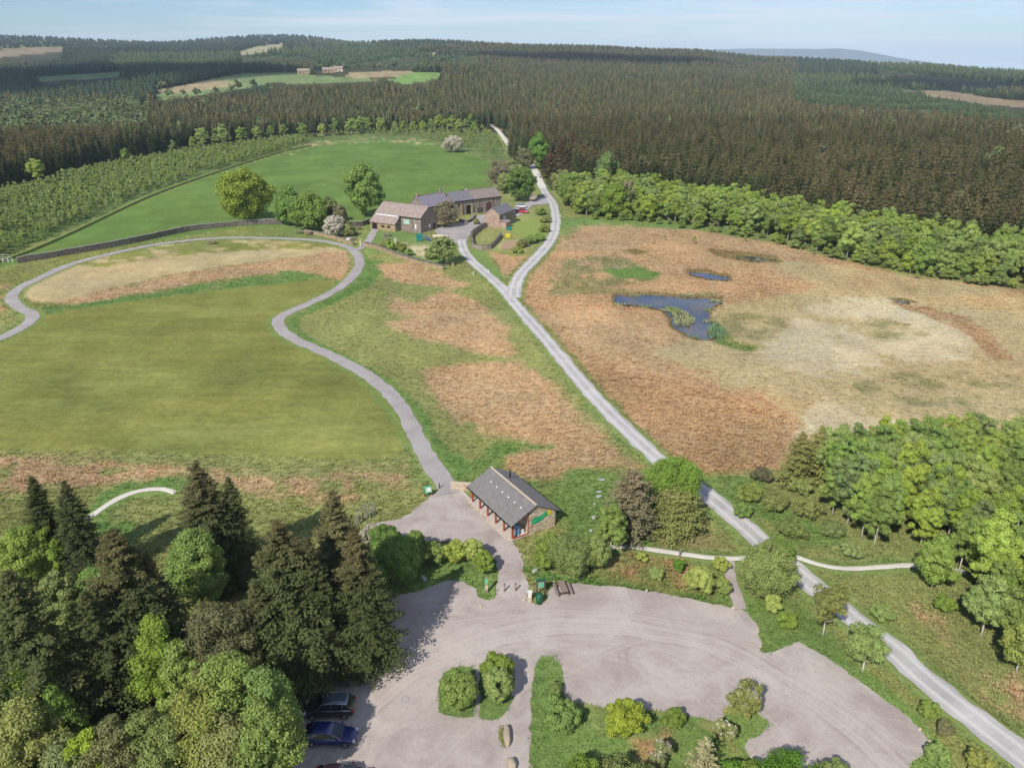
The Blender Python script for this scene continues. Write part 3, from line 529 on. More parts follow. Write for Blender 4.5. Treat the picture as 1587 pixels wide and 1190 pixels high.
# ------------------------------------------------------------------ foliage builders
def rng(s): return np.random.default_rng(s)
def unit(v): return v / (np.linalg.norm(v, axis=-1, keepdims=True) + 1e-9)
def diamonds(Cn, A, B, skew=0.0):
    V = np.stack([Cn - A, Cn + B + A * skew, Cn + A, Cn - B + A * skew], 1).reshape(-1, 3); F = np.arange(len(V)).reshape(-1, 4); return V, F
def crown_mesh(name, seed, a, h0, h1, mat, nclump=60, per=220, leaf=0.28, cr=(0.2, 0.34), shape='round', fill=0.5, extra=None):
    """broadleaf crown: clumps of leaf-sized faces through an envelope of radius a between heights h0 and h1"""
    g = rng(seed); Cs = []; ns = []; rc = []; c = (h1 - h0) / 2; zc = (h0 + h1) / 2
    while len(Cs) < nclump:
        d = unit(g.normal(size=3)); rho = g.uniform(fill, 0.86) if g.random() < 0.8 else g.uniform(0.2, fill)
        if d[2] < -0.75 and g.random() < 0.6: continue
        q = d * rho; zz_ = q[2]
        if shape == 'egg': w = 1.0 - 0.28 * zz_ - 0.12 * abs(zz_)
        elif shape == 'cone': w = (1 - (zz_ + 1) / 2) * 1.15 + 0.18
        elif shape == 'spread': w = 1.0 + 0.15 * zz_
        else: w = 1.0
        lump = 1 + 0.22 * math.sin(3 * math.atan2(q[1], q[0]) + seed) * math.cos(2.3 * zz_ + seed * 1.7)
        Cs.append((q[0] * a * w * lump, q[1] * a * w * lump, zc + zz_ * c)); ns.append(d); rc.append(a * g.uniform(*cr))
    Cs = np.array(Cs); ns = np.array(ns); rc = np.array(rc); n = nclump * per; k = np.repeat(np.arange(nclump), per)
    u = unit(g.normal(size=(n, 3)) + ns[k] * 0.55 + np.array([0, 0, 0.25])); rr = (g.uniform(0, 1, n) ** 0.45)[:, None]
    sq = np.array([1, 1, 0.8]); P = Cs[k] + u * rc[k][:, None] * rr * sq * g.uniform(0.85, 1.25, n)[:, None]
    nn = unit(u * 1.0 + g.normal(size=(n, 3)) * 0.45); A = unit(np.cross(nn, g.normal(size=(n, 3)))); B = np.cross(nn, A); s = leaf * g.uniform(0.6, 1.35, n)[:, None]
    V, F = diamonds(P, A * s * 0.62, B * s * 0.42)
    v = np.repeat(np.clip(g.uniform(0, 1, nclump)[k] * 0.55 + g.uniform(0, 1, n) * 0.45, 0, 1), 4)
    if extra is not None:
        pass
    me = np_mesh(name, V, F, mat, {'v': v})
    return me
def trunk_mesh(name, seed, h, r, mat, limbs=5, spread=0.35, lean=0.0, top=0.9, sides=7):
    g = random.Random(seed); b = MB(); pts = []; n = 7; dx = g.uniform(-1, 1) * lean * h; dy = g.uniform(-1, 1) * lean * h
    for i in range(n):
        t_ = i / (n - 1); pts.append((dx * t_ * t_ + g.uniform(-1, 1) * r * 0.5 * (i > 0), dy * t_ * t_ + g.uniform(-1, 1) * r * 0.5 * (i > 0), h * top * t_ - (0.3 if i == 0 else 0)))
    b.tube(pts, [r * (1.25 if i == 0 else (1 - 0.85 * i / (n - 1))) for i in range(n)], sides)
    for k in range(limbs):
        t_ = g.uniform(0.25, 0.75); i = t_ * (n - 1); p0 = Vector(pts[int(i)]).lerp(Vector(pts[min(n - 1, int(i) + 1)]), i % 1); a = g.uniform(0, 6.28) ; l = h * spread * g.uniform(0.7, 1.1)
        d = Vector((math.cos(a), math.sin(a), 0)); r0 = r * (1 - 0.8 * t_) * 0.6
        b.tube([p0, p0 + d * l * 0.35 + Vector((0, 0, l * 0.25)), p0 + d * l * 0.75 + Vector((0, 0, l * 0.55)), p0 + d * l + Vector((0, 0, l * 0.9))], [r0, r0 * 0.7, r0 * 0.4, r0 * 0.12], 5)
    me = bpy.data.meshes.new(name); me.from_pydata(b.v, [], b.f); me.materials.append(mat); me.polygons.foreach_set('use_smooth', b.sm); return me
def spruce_mesh(name, seed, h, R, mat, whorls=36, nb=9, steps=7, w=0.13, up=0.35, droop=0.45, base=0.06, sub=3, ragged=0.25, pw=0.85):
    g = rng(seed); P = []; A = []; B = []; vv = []; hh = []
    for i in range(whorls):
        t_ = (i + g.uniform(-.3, .3)) / (whorls - 1); t_ = min(max(t_, 0), 1); z = h * (base + (1 - base) * t_) * 0.985; Lb = R * (1 - t_) ** pw * min(1, 0.55 + 3 * t_) + 0.12 * R * 0.5
        m = max(3, int(nb * (1 if t_ < 0.8 else 0.7))); ph = g.uniform(0, 6.28)
        for b in range(m):
            a = ph + 6.283 * b / m + g.uniform(-.3, .3); Lk = Lb * g.uniform(1 - ragged * 1.6, 1 + ragged); z0 = z + g.uniform(-.5, .5) * h / whorls
            d = np.array([math.cos(a), math.sin(a), 0]); side = np.array([-d[1], d[0], 0]); ups = up * t_ + 0.02 - 0.12 * (1 - t_); dr = droop * (1.1 - t_)
            bv = g.uniform(0, 1)
            for s_ in np.linspace(0.16, 1.0, steps):
                p = d * Lk * s_; p = p + np.array([0, 0, z0 + Lk * (ups * s_ - dr * s_ * s_ + 0.42 * dr * s_ ** 4)])
                tl = Lk * (0.40 * (1 - s_ * 0.75)) + 0.10
                for sg in (-1, 1, 0):
                    if sg == 0 and s_ < 0.95: 
                        dv = d * 1.0; l2 = Lk / steps * 0.9
                    elif sg == 0: dv = d; l2 = tl * 0.7
                    else: dv = d * g.uniform(.45, .8) + side * sg * g.uniform(.6, .95) + np.array([0, 0, g.uniform(-.38, -.05)]); l2 = tl
                    dv = dv / np.linalg.norm(dv)
                    for q in range(sub if sg else 1):
                        f = (q + 0.5) / sub if sg else 0.4; jit = g.normal(size=3) * w * 0.55
                        P.append(p + dv * l2 * f + jit); e = dv + g.normal(size=3) * 0.28; A.append(e * (l2 / (sub if sg else 1)) * 0.62)
                        nn = np.array([0, 0, 1.0]) + g.normal(size=3) * 0.45 + d * 0.25; bb = np.cross(e, nn); B.append(bb / (np.linalg.norm(bb) + 1e-6) * w * g.uniform(.7, 1.3))
                        vv.append(0.25 + 0.3 * bv + 0.25 * s_ + 0.2 * g.random()); hh.append(t_ * 0.8 + 0.2 * s_ * t_)
    V, F = diamonds(np.array(P), np.array(A), np.array(B)); return np_mesh(name, V, F, mat, {'v': np.repeat(np.clip(vv, 0, 1), 4), 'h': np.repeat(hh, 4)})
def spike_conifer(name, seed, h, R, mat, tiers=9, nb=8):
    """far conifer: tiers of drooping spikes"""
    g = rng(seed); V = []; F = []; vv = []; hh = []
    for i in range(tiers):
        t_ = i / (tiers - 0.5); z = h * (0.12 + 0.88 * t_); Lb = R * (1 - t_) ** 0.8 + 0.12 * R; dz = h / tiers; ph = g.uniform(0, 6.28)
        m = nb if i < tiers - 2 else 5
        for b in range(m):
            a = ph + 6.283 * b / m + g.uniform(-.25, .25); l = Lb * g.uniform(.65, 1.2); wd = 6.283 / m * 0.62
            k = len(V); V += [(0, 0, z + dz * 0.9), (l * 0.62 * math.cos(a - wd), l * 0.62 * math.sin(a - wd), z + dz * g.uniform(-.1, .25)), (l * math.cos(a), l * math.sin(a), z - dz * g.uniform(.1, .5)), (l * 0.62 * math.cos(a + wd), l * 0.62 * math.sin(a + wd), z + dz * g.uniform(-.1, .25))]
            F.append((k, k + 1, k + 2, k + 3)); c = g.random(); vv += [c * .5 + .1, c * .7 + .3, c * .6 + .4, c * .7 + .3]; hh += [t_] * 4
    k = len(V); V += [(-.1, 0, h * .8), (.1, 0, h * .8), (.02, 0, h * 1.04), (-.02, 0, h * 1.04)]; F.append((k, k + 1, k + 2, k + 3)); vv += [.5] * 4; hh += [1] * 4
    return np_mesh(name, np.array(V, float), np.array(F), mat, {'v': vv, 'h': hh})
M_bark = plain('bark', C(96, 84, 70), 0.95, 0.1, var=0.35, scale=4); M_bark_pale = plain('pale_bark', C(214, 204, 190), 0.9, 0.1, var=0.3, scale=5)
M_grey_bark = plain('grey_bark', C(160, 148, 132), 0.9, 0.1, var=0.3, scale=4)
M_spr = spruce_mat('spruce_needles', C(84, 94, 60), C(118, 112, 78), z0=0.5, z1=1.3)
M_sprg = spruce_mat('green_spruce_needles', C(88, 96, 60), C(112, 112, 74), z0=0.45, z1=1.15)
M_sprb = spruce_mat('brown_spruce_needles', C(84, 94, 58), C(120, 110, 76), z0=0.5, z1=1.35)
M_olive = spruce_mat('olive_needles', C(146, 150, 88), C(164, 160, 98))
M_for = spruce_mat('forest_needles', C(84, 94, 58), C(132, 120, 86), z0=0.45, z1=1.35, valv=0.28)
M_farshade = spruce_mat('far_cloud_shade_needles', C(64, 84, 64), C(84, 96, 74), valv=0.2)  # blue green spruce, coloured darker to carry part of the cloud shade
M_lg = leaf_mat('bright_leaves', C(132, 160, 74)); M_yg = leaf_mat('yellow_green_leaves', C(154, 174, 72)); M_mid = leaf_mat('green_leaves', C(120, 152, 66))
M_sage = leaf_mat('grey_green_leaves', C(138, 150, 82)); M_willow = leaf_mat('willow_leaves', C(134, 152, 86)); M_deep = leaf_mat('deep_green_leaves', C(96, 138, 58))
M_birch = leaf_mat('birch_leaves', C(142, 168, 80)); M_bir2 = leaf_mat('birch_leaves_fresh', C(154, 178, 84)); M_bir3 = leaf_mat('birch_leaves_dull', C(130, 156, 84)); M_syc = leaf_mat('sycamore_leaves', C(146, 168, 58)); M_maple = leaf_mat('maple_leaves', C(122, 160, 72))
M_vivid = leaf_mat('vivid_leaves', C(116, 158, 78)); M_dull = leaf_mat('dull_olive_leaves', C(122, 124, 82)); M_blos = leaf_mat('white_blossom', C(200, 196, 174), var=0.15, trans=0.15)
M_blosg = leaf_mat('fading_blossom', C(176, 172, 150), var=0.3, trans=0.15); M_young = leaf_mat('young_birch_leaves', C(140, 160, 88)); M_bare = leaf_mat('bursting_buds', C(142, 136, 104)); M_larch = leaf_mat('pale_larch_needles', C(172, 170, 124))
def tree(name, loc, label, cat, crown, trunk, s=1.0, rz=None, group=None, sz=None):
    g = random.Random(int(loc[0] * 97 + loc[1] * 31)); z = float(terrain(loc[0], loc[1]))
    e = empty(name, (loc[0], loc[1], z), g.uniform(0, 6.28) if rz is None else rz, label, cat, group); e.scale = (s, s, sz or s)
    if trunk: link('trunk', trunk, e)
    link('crown', crown, e); return e
# ------------------------------------------------------------------ plant meshes (each used by many plants)
SPR = [spruce_mesh('spruce_crown', 11, 18, 4.3, M_spr, 44, 11, 11, 0.10, sub=3, droop=0.5), spruce_mesh('spruce_crown', 12, 18, 4.7, M_sprb, 42, 11, 11, 0.105, sub=3, droop=0.42, ragged=0.3), spruce_mesh('spruce_crown', 13, 18, 4.1, M_sprg, 44, 11, 11, 0.10, sub=3, droop=0.55)]
SPR_T = trunk_mesh('trunk', 5, 18, 0.24, M_bark, 0)
FOR = [spruce_mesh('conifer_crown', 20 + i, 14, 2.35, M_for, 17, 7, 4, 0.28, sub=1, ragged=0.3, base=0.10) for i in range(3)]
FOR_T = trunk_mesh('trunk', 6, 14.5, 0.2, M_bark, 0, sides=5)
M_forfar = spruce_mat('far_forest_needles', C(74, 86, 54), C(114, 106, 76), z0=0.40, z1=1.35, valv=0.3)
FAR = [spike_conifer('far_conifer', 30 + i, 11.5, 2.9, M_forfar) for i in range(3)]
FARD = [spike_conifer('far_cloud_shade_conifer', 40 + i, 11, 3.0, M_farshade) for i in range(2)]
M_farleaf = leaf_mat('far_wood_leaves', C(112, 128, 84), valv=0.3, huev=0.02)
M_farol = spruce_mat('olive_forest_needles', C(84, 104, 66), C(112, 120, 82), valv=0.2)
FARO = [spike_conifer('olive_conifer', 45 + i, 9, 2.8, M_farol) for i in range(2)]
FARB = [crown_mesh('far_broadleaf', 50 + i, 4.0, 1.0, 9, M_farleaf, 16, 22, 1.3) for i in range(2)]
SAP = [crown_mesh('sapling_crown', 60 + i, 0.85, 0.1, 4.0, M_young, 14, 40, 0.24, (0.25, 0.5), 'egg', 0.3) for i in range(3)]
BIR = [crown_mesh('birch_crown', 70 + i, 3.2, 0.3, 10.5, (M_birch, M_bir2, M_bir3, M_birch)[i], 70, 210, 0.23, (0.16, 0.34), ('egg', 'round', 'cone', 'egg')[i], 0.35) for i in range(4)]
CONT = {h: trunk_mesh('trunk', 6, h, 0.022 * h, M_bark, 0, sides=5) for h in (7.5, 8, 9, 13, 15, 17, 19)}
BIR_T = [trunk_mesh('trunk', 80 + i, 10, 0.11, M_bark_pale, 3, 0.22, 0.05, 0.9, 5) for i in range(2)]
NB = [crown_mesh('birch_crown', 90 + i, 2.75, 0.9, 10.5, (M_birch, M_bir2, M_bir3)[i], 130, 330, 0.15, (0.13, 0.26), 'egg', 0.3) for i in range(3)]
def crown(name, seed, mat, a, h0, h1, leaf=0.2, nclump=90, per=230, **kw): return crown_mesh(name, seed, a, h0, h1, mat, nclump, per, leaf, **kw)
TRUNK = trunk_mesh('trunk', 7, 8, 0.22, M_bark, 6, 0.35); TR_S = trunk_mesh('trunk', 8, 3.2, 0.08, M_bark, 5, 0.4, sides=5)
# ------------------------------------------------------------------ the dark spruces and broadleaves of the lower left
def atop(px, py, h): return at(px, py, h)
NEAR_SPR = [  # top pixel, height, variant, width scale, label
 (302, 716, 15.5, 0, 1.05, 'tall dark spruce with a ragged tip, rising over the end of the curved white path'),
 (48, 738, 13, 2, 0.95, 'dark spruce farthest left along the back edge of the wood'),
 (98, 746, 13, 0, 0.95, 'spruce just left of the curved white path, second from the left at the back'),
 (352, 738, 13, 2, 0.85, 'slim dark spruce leaning close to the right side of the tallest back spruce'),
 (172, 822, 17.5, 1, 1.12, 'big brown topped spruce in the middle of the left wood below the curved path'),
 (428, 806, 17.5, 1, 1.05, 'brown topped spruce between the back spruces and the parked cars'),
 (514, 762, 16.5, 0, 1.0, 'olive brown spruce with a pointed top nearest the metal gate'),
 (548, 822, 15, 1, 0.95, 'spruce at the right edge of the wood, shading the corner of the car park'),
 (474, 832, 15.5, 2, 0.9, 'dark spruce squeezed between the brown topped spruce and the pointed one'),
 (8, 884, 18, 2, 1.1, 'very dark spruce cut off by the left edge of the picture'),
 (128, 916, 14, 2, 0.95, 'dark low spruce in deep shade left of the bright leafy shoots'),
 (392, 900, 13, 2, 0.9, 'dark green spruce standing in front of the brown topped one'),
 (225, 860, 13.5, 0, 0.9, 'spruce half hidden behind the bright green broadleaf in the left wood'),
]
for px, py, h, k, w, lab in NEAR_SPR:
    x, y = atop(px, py, h); s = h / 18; tree('spruce', (x, y), lab, 'tree', SPR[k], SPR_T, s * w * 1.12, sz=s, group='spruces of the wood beside the car park')
NEAR_BL = [  # top px, py, height, radius, material, label, kwargs
 (292, 815, 11, 2.9, M_lg, 'bright green broadleaf tree lit against the dark spruces of the left wood', {}),
 (20, 812, 9.5, 2.6, M_lg, 'light green tree at the left edge below the two back spruces', {}),
 (78, 880, 8.5, 2.1, M_sage, 'small grey green tree in a gap of the dark left wood', {}),
 (62, 815, 8.5, 1.9, M_lg, 'small light green tree beside the leftmost light green tree', {}),
 (225, 955, 11.5, 2.6, M_lg, 'bright leafy tree with loose shoots in front of the big brown topped spruce', dict(fill=0.2)),
 (270, 985, 10.5, 2.2, M_lg, 'bright green narrow tree right of the loose leafy shoots', {}),
 (332, 925, 12.5, 3.6, M_dull, 'dull olive round tree between the two brown topped spruces', dict(fill=0.6)),
 (345, 1010, 12, 3.4, M_lg, 'large light green tree filling the corner beside the parked cars', {}),
 (400, 1030, 11, 2.7, M_mid, 'mid green tree reaching over the bonnet of the grey roofed car', {}),
 (400, 1085, 10, 2.7, M_lg, 'light green tree overhanging the lower left of the parked cars', {}),
 (300, 1060, 11, 3.4, M_sage, 'broad grey green tree at the bottom left of the picture', {}),
 (345, 1110, 9, 2.9, M_sage, 'grey green tree at the bottom edge left of the dark blue car', {}),
 (235, 1090, 10, 2.7, M_willow, 'olive green tree at the bottom edge below the deep shade', {}),
 (165, 1110, 9.5, 2.5, M_dull, 'brownish green bushy tree at the bottom left', {}),
 (125, 1130, 8.5, 2.0, M_yg, 'yellow green tree at the very bottom left', {}),
 (28, 1010, 11, 2.6, M_mid, 'mid green tree below the dark spruce on the left edge', {}),
 (20, 1080, 10, 2.8, M_sage, 'grey green tree in the bottom left corner', {}),
 (75, 1060, 9, 2.1, M_mid, 'small green tree in the shade near the bottom left corner', {}),
 (140, 870, 8, 2.2, M_mid, 'shaded green tree under the big brown topped spruce', {}),
 (90, 1150, 8, 2.4, M_willow, 'willow green tree on the bottom edge near the left corner', {}),
]
for i, (px, py, h, a, m, lab, kw) in enumerate(NEAR_BL):
    x, y = atop(px, py, h); tree('broadleaf_tree', (x, y), lab, 'tree', crown('tree_crown', 100 + i, m, a, h * 0.14, h, 0.17, 120, 400, shape='egg', **kw), TRUNK, 1)
# ------------------------------------------------------------------ shrubs and trees around the car park (base pixel)
def shrub(px, py, h, a, m, lab, seed, cat='bush', name='bush', leaf=0.145, nc=60, per=300, trunk=None, blossom=None, h0=0.1, **kw):
    x, y = at(px, py); e = tree(name, (x, y), lab, cat, crown_mesh('foliage', seed, a, h * h0, h, m, nc, per, leaf, **kw), trunk, 1)
    if blossom: link('blossom', crown_mesh('blossom', seed, a * 1.04, h * 0.3, h * 1.03, blossom, nc, max(6, per // 26), leaf * 0.7, **kw), e)
    return e
shrub(712, 1092, 3.4, 1.75, M_lg, 'round bright green bush on the left half of the small grass island', 201, fill=0.6)
shrub(771, 1086, 3.5, 1.45, M_lg, 'lower green bush on the right half of the small grass island', 202, fill=0.6); shrub(769, 1060, 3.4, 1.5, M_lg, 'upper green bush on the right half of the small grass island', 203, fill=0.6)
shrub(967, 1134, 3.2, 1.8, M_yg, 'round yellow green bush on the upper edge of the long island', 204)
shrub(868, 1128, 2.8, 1.7, M_mid, 'olive green bush at the corner of the long grass island', 205); shrub(858, 1075, 1.2, 0.9, M_mid, 'low shrub on the narrow top of the long grass island', 206, nc=25)
shrub(1155, 1108, 3.6, 1.55, M_sage, 'hawthorn with white blossom at the tip of the long grass island', 207, blossom=M_blos, fill=0.3, cat='hawthorn', name='hawthorn')
shrub(1122, 1150, 2.3, 1.0, M_sage, 'small blossoming hawthorn below the taller one on the island tip', 208, blossom=M_blos, nc=30, cat='hawthorn', name='hawthorn')
shrub(1042, 1125, 1.8, 1.0, M_mid, 'little green bush on the upper edge of the long island', 209, nc=30)
shrub(1022, 1190, 3.2, 0.9, M_sage, 'thin bush with scattered white blossom left of the pale larch', 210, blossom=M_blos, nc=30)
shrub(900, 1235, 3.6, 1.9, M_mid, 'mid green bush on the bottom edge in the long island', 211); shrub(965, 1240, 4.2, 2.3, M_sage, 'broad grey green bush on the bottom edge right of the worn path', 212)
shrub(1215, 1238, 4.2, 2.6, M_deep, 'wide green bush at the bottom edge under its long shadow', 213); shrub(1285, 1235, 3.4, 1.5, M_willow, 'greyish bush on the bottom edge right of the wide green one', 214)
shrub(1130, 1225, 2.6, 1.4, M_deep, 'dark green bush at the bottom between the larch and the wide bush', 215); shrub(1160, 1232, 3.0, 1.5, M_mid, 'green bush touching the wide green bush on the bottom edge', 216)
x, y = at(1085, 1215); e = tree('larch', (x, y), 'pale spiky young larch at the bottom of the long island', 'larch', spruce_mesh('larch_crown', 217, 5, 1.7, M_larch if False else spruce_mat('larch_needles', C(150, 146, 104), C(178, 172, 130)), 13, 6, 6, 0.06, up=0.5, droop=0.1, sub=2), None)
link('trunk', trunk_mesh('trunk', 218, 5, 0.07, M_bark, 0), e)
# hedge along the plaza
shrub(615, 900, 5.6, 2.9, M_mid, 'large spreading green tree where the hedge meets the left wood', 220, nc=120, cat='tree', name='hedge_tree', trunk=TR_S); shrub(640, 888, 4.6, 1.7, M_mid, 'green bush right of the large spreading hedge tree', 221)
shrub(598, 868, 4.8, 2.0, M_deep, 'dark green bush behind the large spreading hedge tree', 222); shrub(575, 930, 5.6, 2.1, M_deep, 'shaded deep green bush at the left end of the hedge', 223)
shrub(672, 872, 2.9, 1.35, M_lg, 'yellowish green bush, the third along the plaza hedge', 224); shrub(708, 872, 3.0, 1.3, M_yg, 'yellow green bush in the middle of the plaza hedge', 225); shrub(735, 872, 3.3, 1.3, M_yg, 'yellow green bush at the bend of the plaza hedge', 226)
shrub(750, 888, 2.8, 1.2, M_lg, 'light green bush ending the plaza hedge near the sign post', 227); shrub(725, 866, 2.6, 0.9, M_lg, 'small light green bush filling the gap at the hedge bend', 228, nc=30)
shrub(578, 850, 3.4, 1.6, M_blosg, 'greyish blossoming bush by the pale patch near the metal gate', 229, cat='bush'); shrub(640, 860, 3.4, 1.4, M_mid, 'green bush behind the plaza hedge with its top on the paving', 230)
shrub(598, 1000, 1.8, 1.1, M_mid, 'low green shrub on the grass spit below the wood', 231, nc=30); shrub(578, 1010, 1.6, 1.0, M_mid, 'low shrub at the dark corner of the wood by the cars', 232, nc=30)
# right of the shelter
shrub(885, 888, 4.6, 2.5, M_willow, 'large willow bush between the shelter gable and the car park', 240, nc=130, trunk=TR_S); shrub(850, 868, 3.6, 1.9, M_lg, 'light green willow bush touching the corner of the shelter', 241, nc=80); shrub(918, 880, 4.2, 1.8, M_willow, 'willow bush joined to the large one on its right', 242, nc=80)
shrub(842, 884, 2.4, 1.3, M_lg, 'low yellowish bush in front of the willow by the car park', 243, nc=40)
x, y = at(946, 862); tree('birch', (x, y), 'birch with a pale trunk right of the large willow bush', 'birch', NB[0], BIR_T[0], 0.74, group='birches round the car park')
x, y = at(975, 832); tree('spruce', (x, y), 'grey brown broad conifer standing between the stone slabs and the track', 'conifer', spruce_mesh('conifer_crown', 244, 9, 3.4, spruce_mat('grey_conifer_needles', C(126, 122, 92), C(150, 132, 104)), 26, 9, 8, 0.12, up=0.5, droop=0.2, sub=3, pw=0.5), CONT[9], 1)
x, y = at(1045, 822); tree('conifer_bush', (x, y), 'light olive rounded conifer in front of the round bright tree', 'conifer', spruce_mesh('conifer_crown', 245, 5.2, 3.6, M_olive, 20, 12, 9, 0.11, up=0.6, droop=0.25, sub=3, pw=0.42, base=0.02), None)
shrub(1042, 792, 7.4, 3.6, M_maple, 'round bright green tree beside the gravel track behind the shelter', 246, cat='tree', name='round_tree', nc=150, per=260, trunk=TRUNK, h0=0.12, fill=0.7)
shrub(1183, 925, 6.8, 3.1, M_willow, 'big willow hiding the crossing of the path and the track', 247, cat='tree', name='willow', nc=160, per=230, trunk=TRUNK, shape='egg')
shrub(1205, 880, 4.0, 1.8, M_mid, 'green willow bush behind the big one on the crossing', 248)
shrub(1084, 918, 3.0, 1.6, M_yg, 'round yellow green bush in the grass above the car park', 249, fill=0.6); shrub(1116, 885, 2.0, 1.0, M_yg, 'small yellow green bush at the fork of the two paths', 250, nc=30)
shrub(1115, 920, 2.3, 1.1, M_willow, 'olive bush right of the round yellow green one', 251, nc=35); shrub(1052, 884, 1.6, 0.8, M_deep, 'small dark green bush left of the round yellow green one', 252, nc=25)
shrub(1018, 898, 1.5, 0.9, M_lg, 'small light bush in the reddish grass above the car park', 253, nc=25); shrub(995, 868, 1.1, 0.8, M_yg, 'low yellow green bush beside the stone path', 254, nc=20)
shrub(1197, 948, 2.0, 1.1, M_yg, 'small yellow bush right of the link path', 255, nc=30); shrub(1218, 972, 1.8, 1.1, M_lg, 'low green bush below the small yellow one by the track', 256, nc=30)
x, y = at(1275, 984); tree('birch', (x, y), 'slim birch with a white trunk leaning over the track', 'birch', crown('birch_crown', 257, M_sage, 2.0, 1.9, 6.4, 0.17, 60, 170, shape='egg', fill=0.25), trunk_mesh('trunk', 501, 6, 0.09, M_bark_pale, 4, 0.25, 0.08), 1, group='birches round the car park')
x, y = at(1336, 1040); tree('birch', (x, y), 'short birch with a pale trunk right of the slim one', 'birch', crown('birch_crown', 258, M_birch, 2.0, 1.5, 5.2, 0.17, 60, 190, fill=0.4), trunk_mesh('trunk', 502, 4.6, 0.1, M_bark_pale, 4, 0.25, 0.05), 1, group='birches round the car park')
x, y = at(1443, 912); tree('birch', (x, y), 'yellow green birch standing on the stone path at the wood edge', 'birch', crown('birch_crown', 259, M_lg, 2.1, 0.8, 7.2, 0.18, 110, 210, shape='egg'), trunk_mesh('trunk', 503, 6.5, 0.09, M_bark_pale, 3), 1, group='birches round the car park')
for i, (px, py, h, a, m, lab) in enumerate([(1436, 1115, 2.2, 0.9, M_lg, 'small light green bush between car park and track'), (1447, 1182, 2.3, 1.0, M_lg, 'bright green bush at the right corner of the car park'), (1462, 1140, 1.6, 0.8, M_dull, 'thin brownish bush beside the track'),
    (1510, 1195, 2.0, 1.0, M_sage, 'pale bush on the bottom edge beside the track'), (1366, 960, 1.7, 1.2, M_lg, 'low yellowish bush right of the track'), (1462, 945, 1.6, 1.1, M_lg, 'yellow green bush in the open grass below the birch wood'),
    (1160, 775, 2.4, 1.8, M_sage, 'grey green scrub willow left of the birch wood'), (1200, 790, 2.2, 2.0, M_sage, 'broad scrub willow in the grass between track and wood'), (1250, 800, 2.4, 2.0, M_sage, 'scrub willow nearest the corner of the birch wood'),
    (1225, 830, 2.0, 1.8, M_willow, 'olive scrub bush above the stone path'), (1290, 830, 1.8, 1.6, M_willow, 'scrub bush under the front birches'), (1180, 745, 1.8, 1.5, M_dull, 'dull brownish scrub at the edge of the bog'), (1150, 800, 1.6, 1.4, M_mid, 'green scrub bush close to the track'),
    (1240, 765, 2.2, 1.7, M_willow, 'olive scrub beside the dark conifer of the birch wood'), (1320, 860, 1.5, 1.3, M_willow, 'low scrub between the stone path and the wood')]):
    shrub(px, py, h, a, m, lab, 270 + i, nc=40, per=170, cat='bush')
# birch wood lower right
def scatter(polyW, sp, seed, jit=0.35):
    g = rng(seed); P = np.array(polyW); xs = np.arange(P[:, 0].min(), P[:, 0].max(), sp); ys = np.arange(P[:, 1].min(), P[:, 1].max(), sp * 0.87); o = []
    for j, yv in enumerate(ys):
        xv = xs + (sp / 2 if j % 2 else 0); o.append(np.stack([xv + g.uniform(-jit, jit, len(xs)) * sp, yv + g.uniform(-jit, jit, len(xs)) * sp], 1))
    o = np.concatenate(o); return o[pip(o[:, 0], o[:, 1], polyW)]
COPSE = W_([(1262, 765), (1290, 735), (1350, 725), (1430, 716), (1600, 722), (1760, 740), (1850, 900), (1700, 1020), (1600, 1010), (1540, 970), (1500, 900), (1455, 868), (1400, 858), (1330, 845), (1290, 800)])
g0 = random.Random(3)
for i, (x, y) in enumerate(scatter(COPSE, 3.15, 5, 0.5)):
    s = g0.uniform(0.7, 1.08); e = tree('birch', (x, y), 'slender green birch in the dense birch wood at the lower right', 'birch', NB[i % 3], BIR_T[i % 2], s, group='birches of the lower right wood')
for px, py, h, k, lab in [(1232, 752, 8, 0, 'olive green conifer at the left corner of the birch wood'), (1262, 742, 8, 0, 'taller olive conifer behind the one on the left corner of the birch wood'), (1320, 735, 7.5, 1, 'reddish brown conifer among the birches at the back of the wood')]:
    x, y = at(px, py); tree('spruce', (x, y), lab, 'conifer', spruce_mesh('conifer_crown', 300 + px, h, 2.7, M_olive if k == 0 else M_sprb, 20, 9, 7, 0.12, up=0.3, droop=0.35, sub=3, pw=0.7), CONT[h], 1)
# loose trees at the right edge of the wood
for px, py, h, m, lab in [(1520, 985, 7.5, M_birch, 'birch at the lower tip of the wood with bare lower stem'), (1560, 1000, 7, M_willow, 'willow green tree at the right edge below the birches'), (1575, 1040, 6, M_sage, 'grey green tree lowest on the right edge of the wood')]:
    x, y = at(px, py); tree('birch', (x, y), lab, 'tree', crown('birch_crown', 310 + px, m, 2.2, 1.2, h, 0.2, 80, 200, shape='egg'), trunk_mesh('trunk', 504 + px, h * 0.92, 0.09, M_bark_pale, 3), 1)
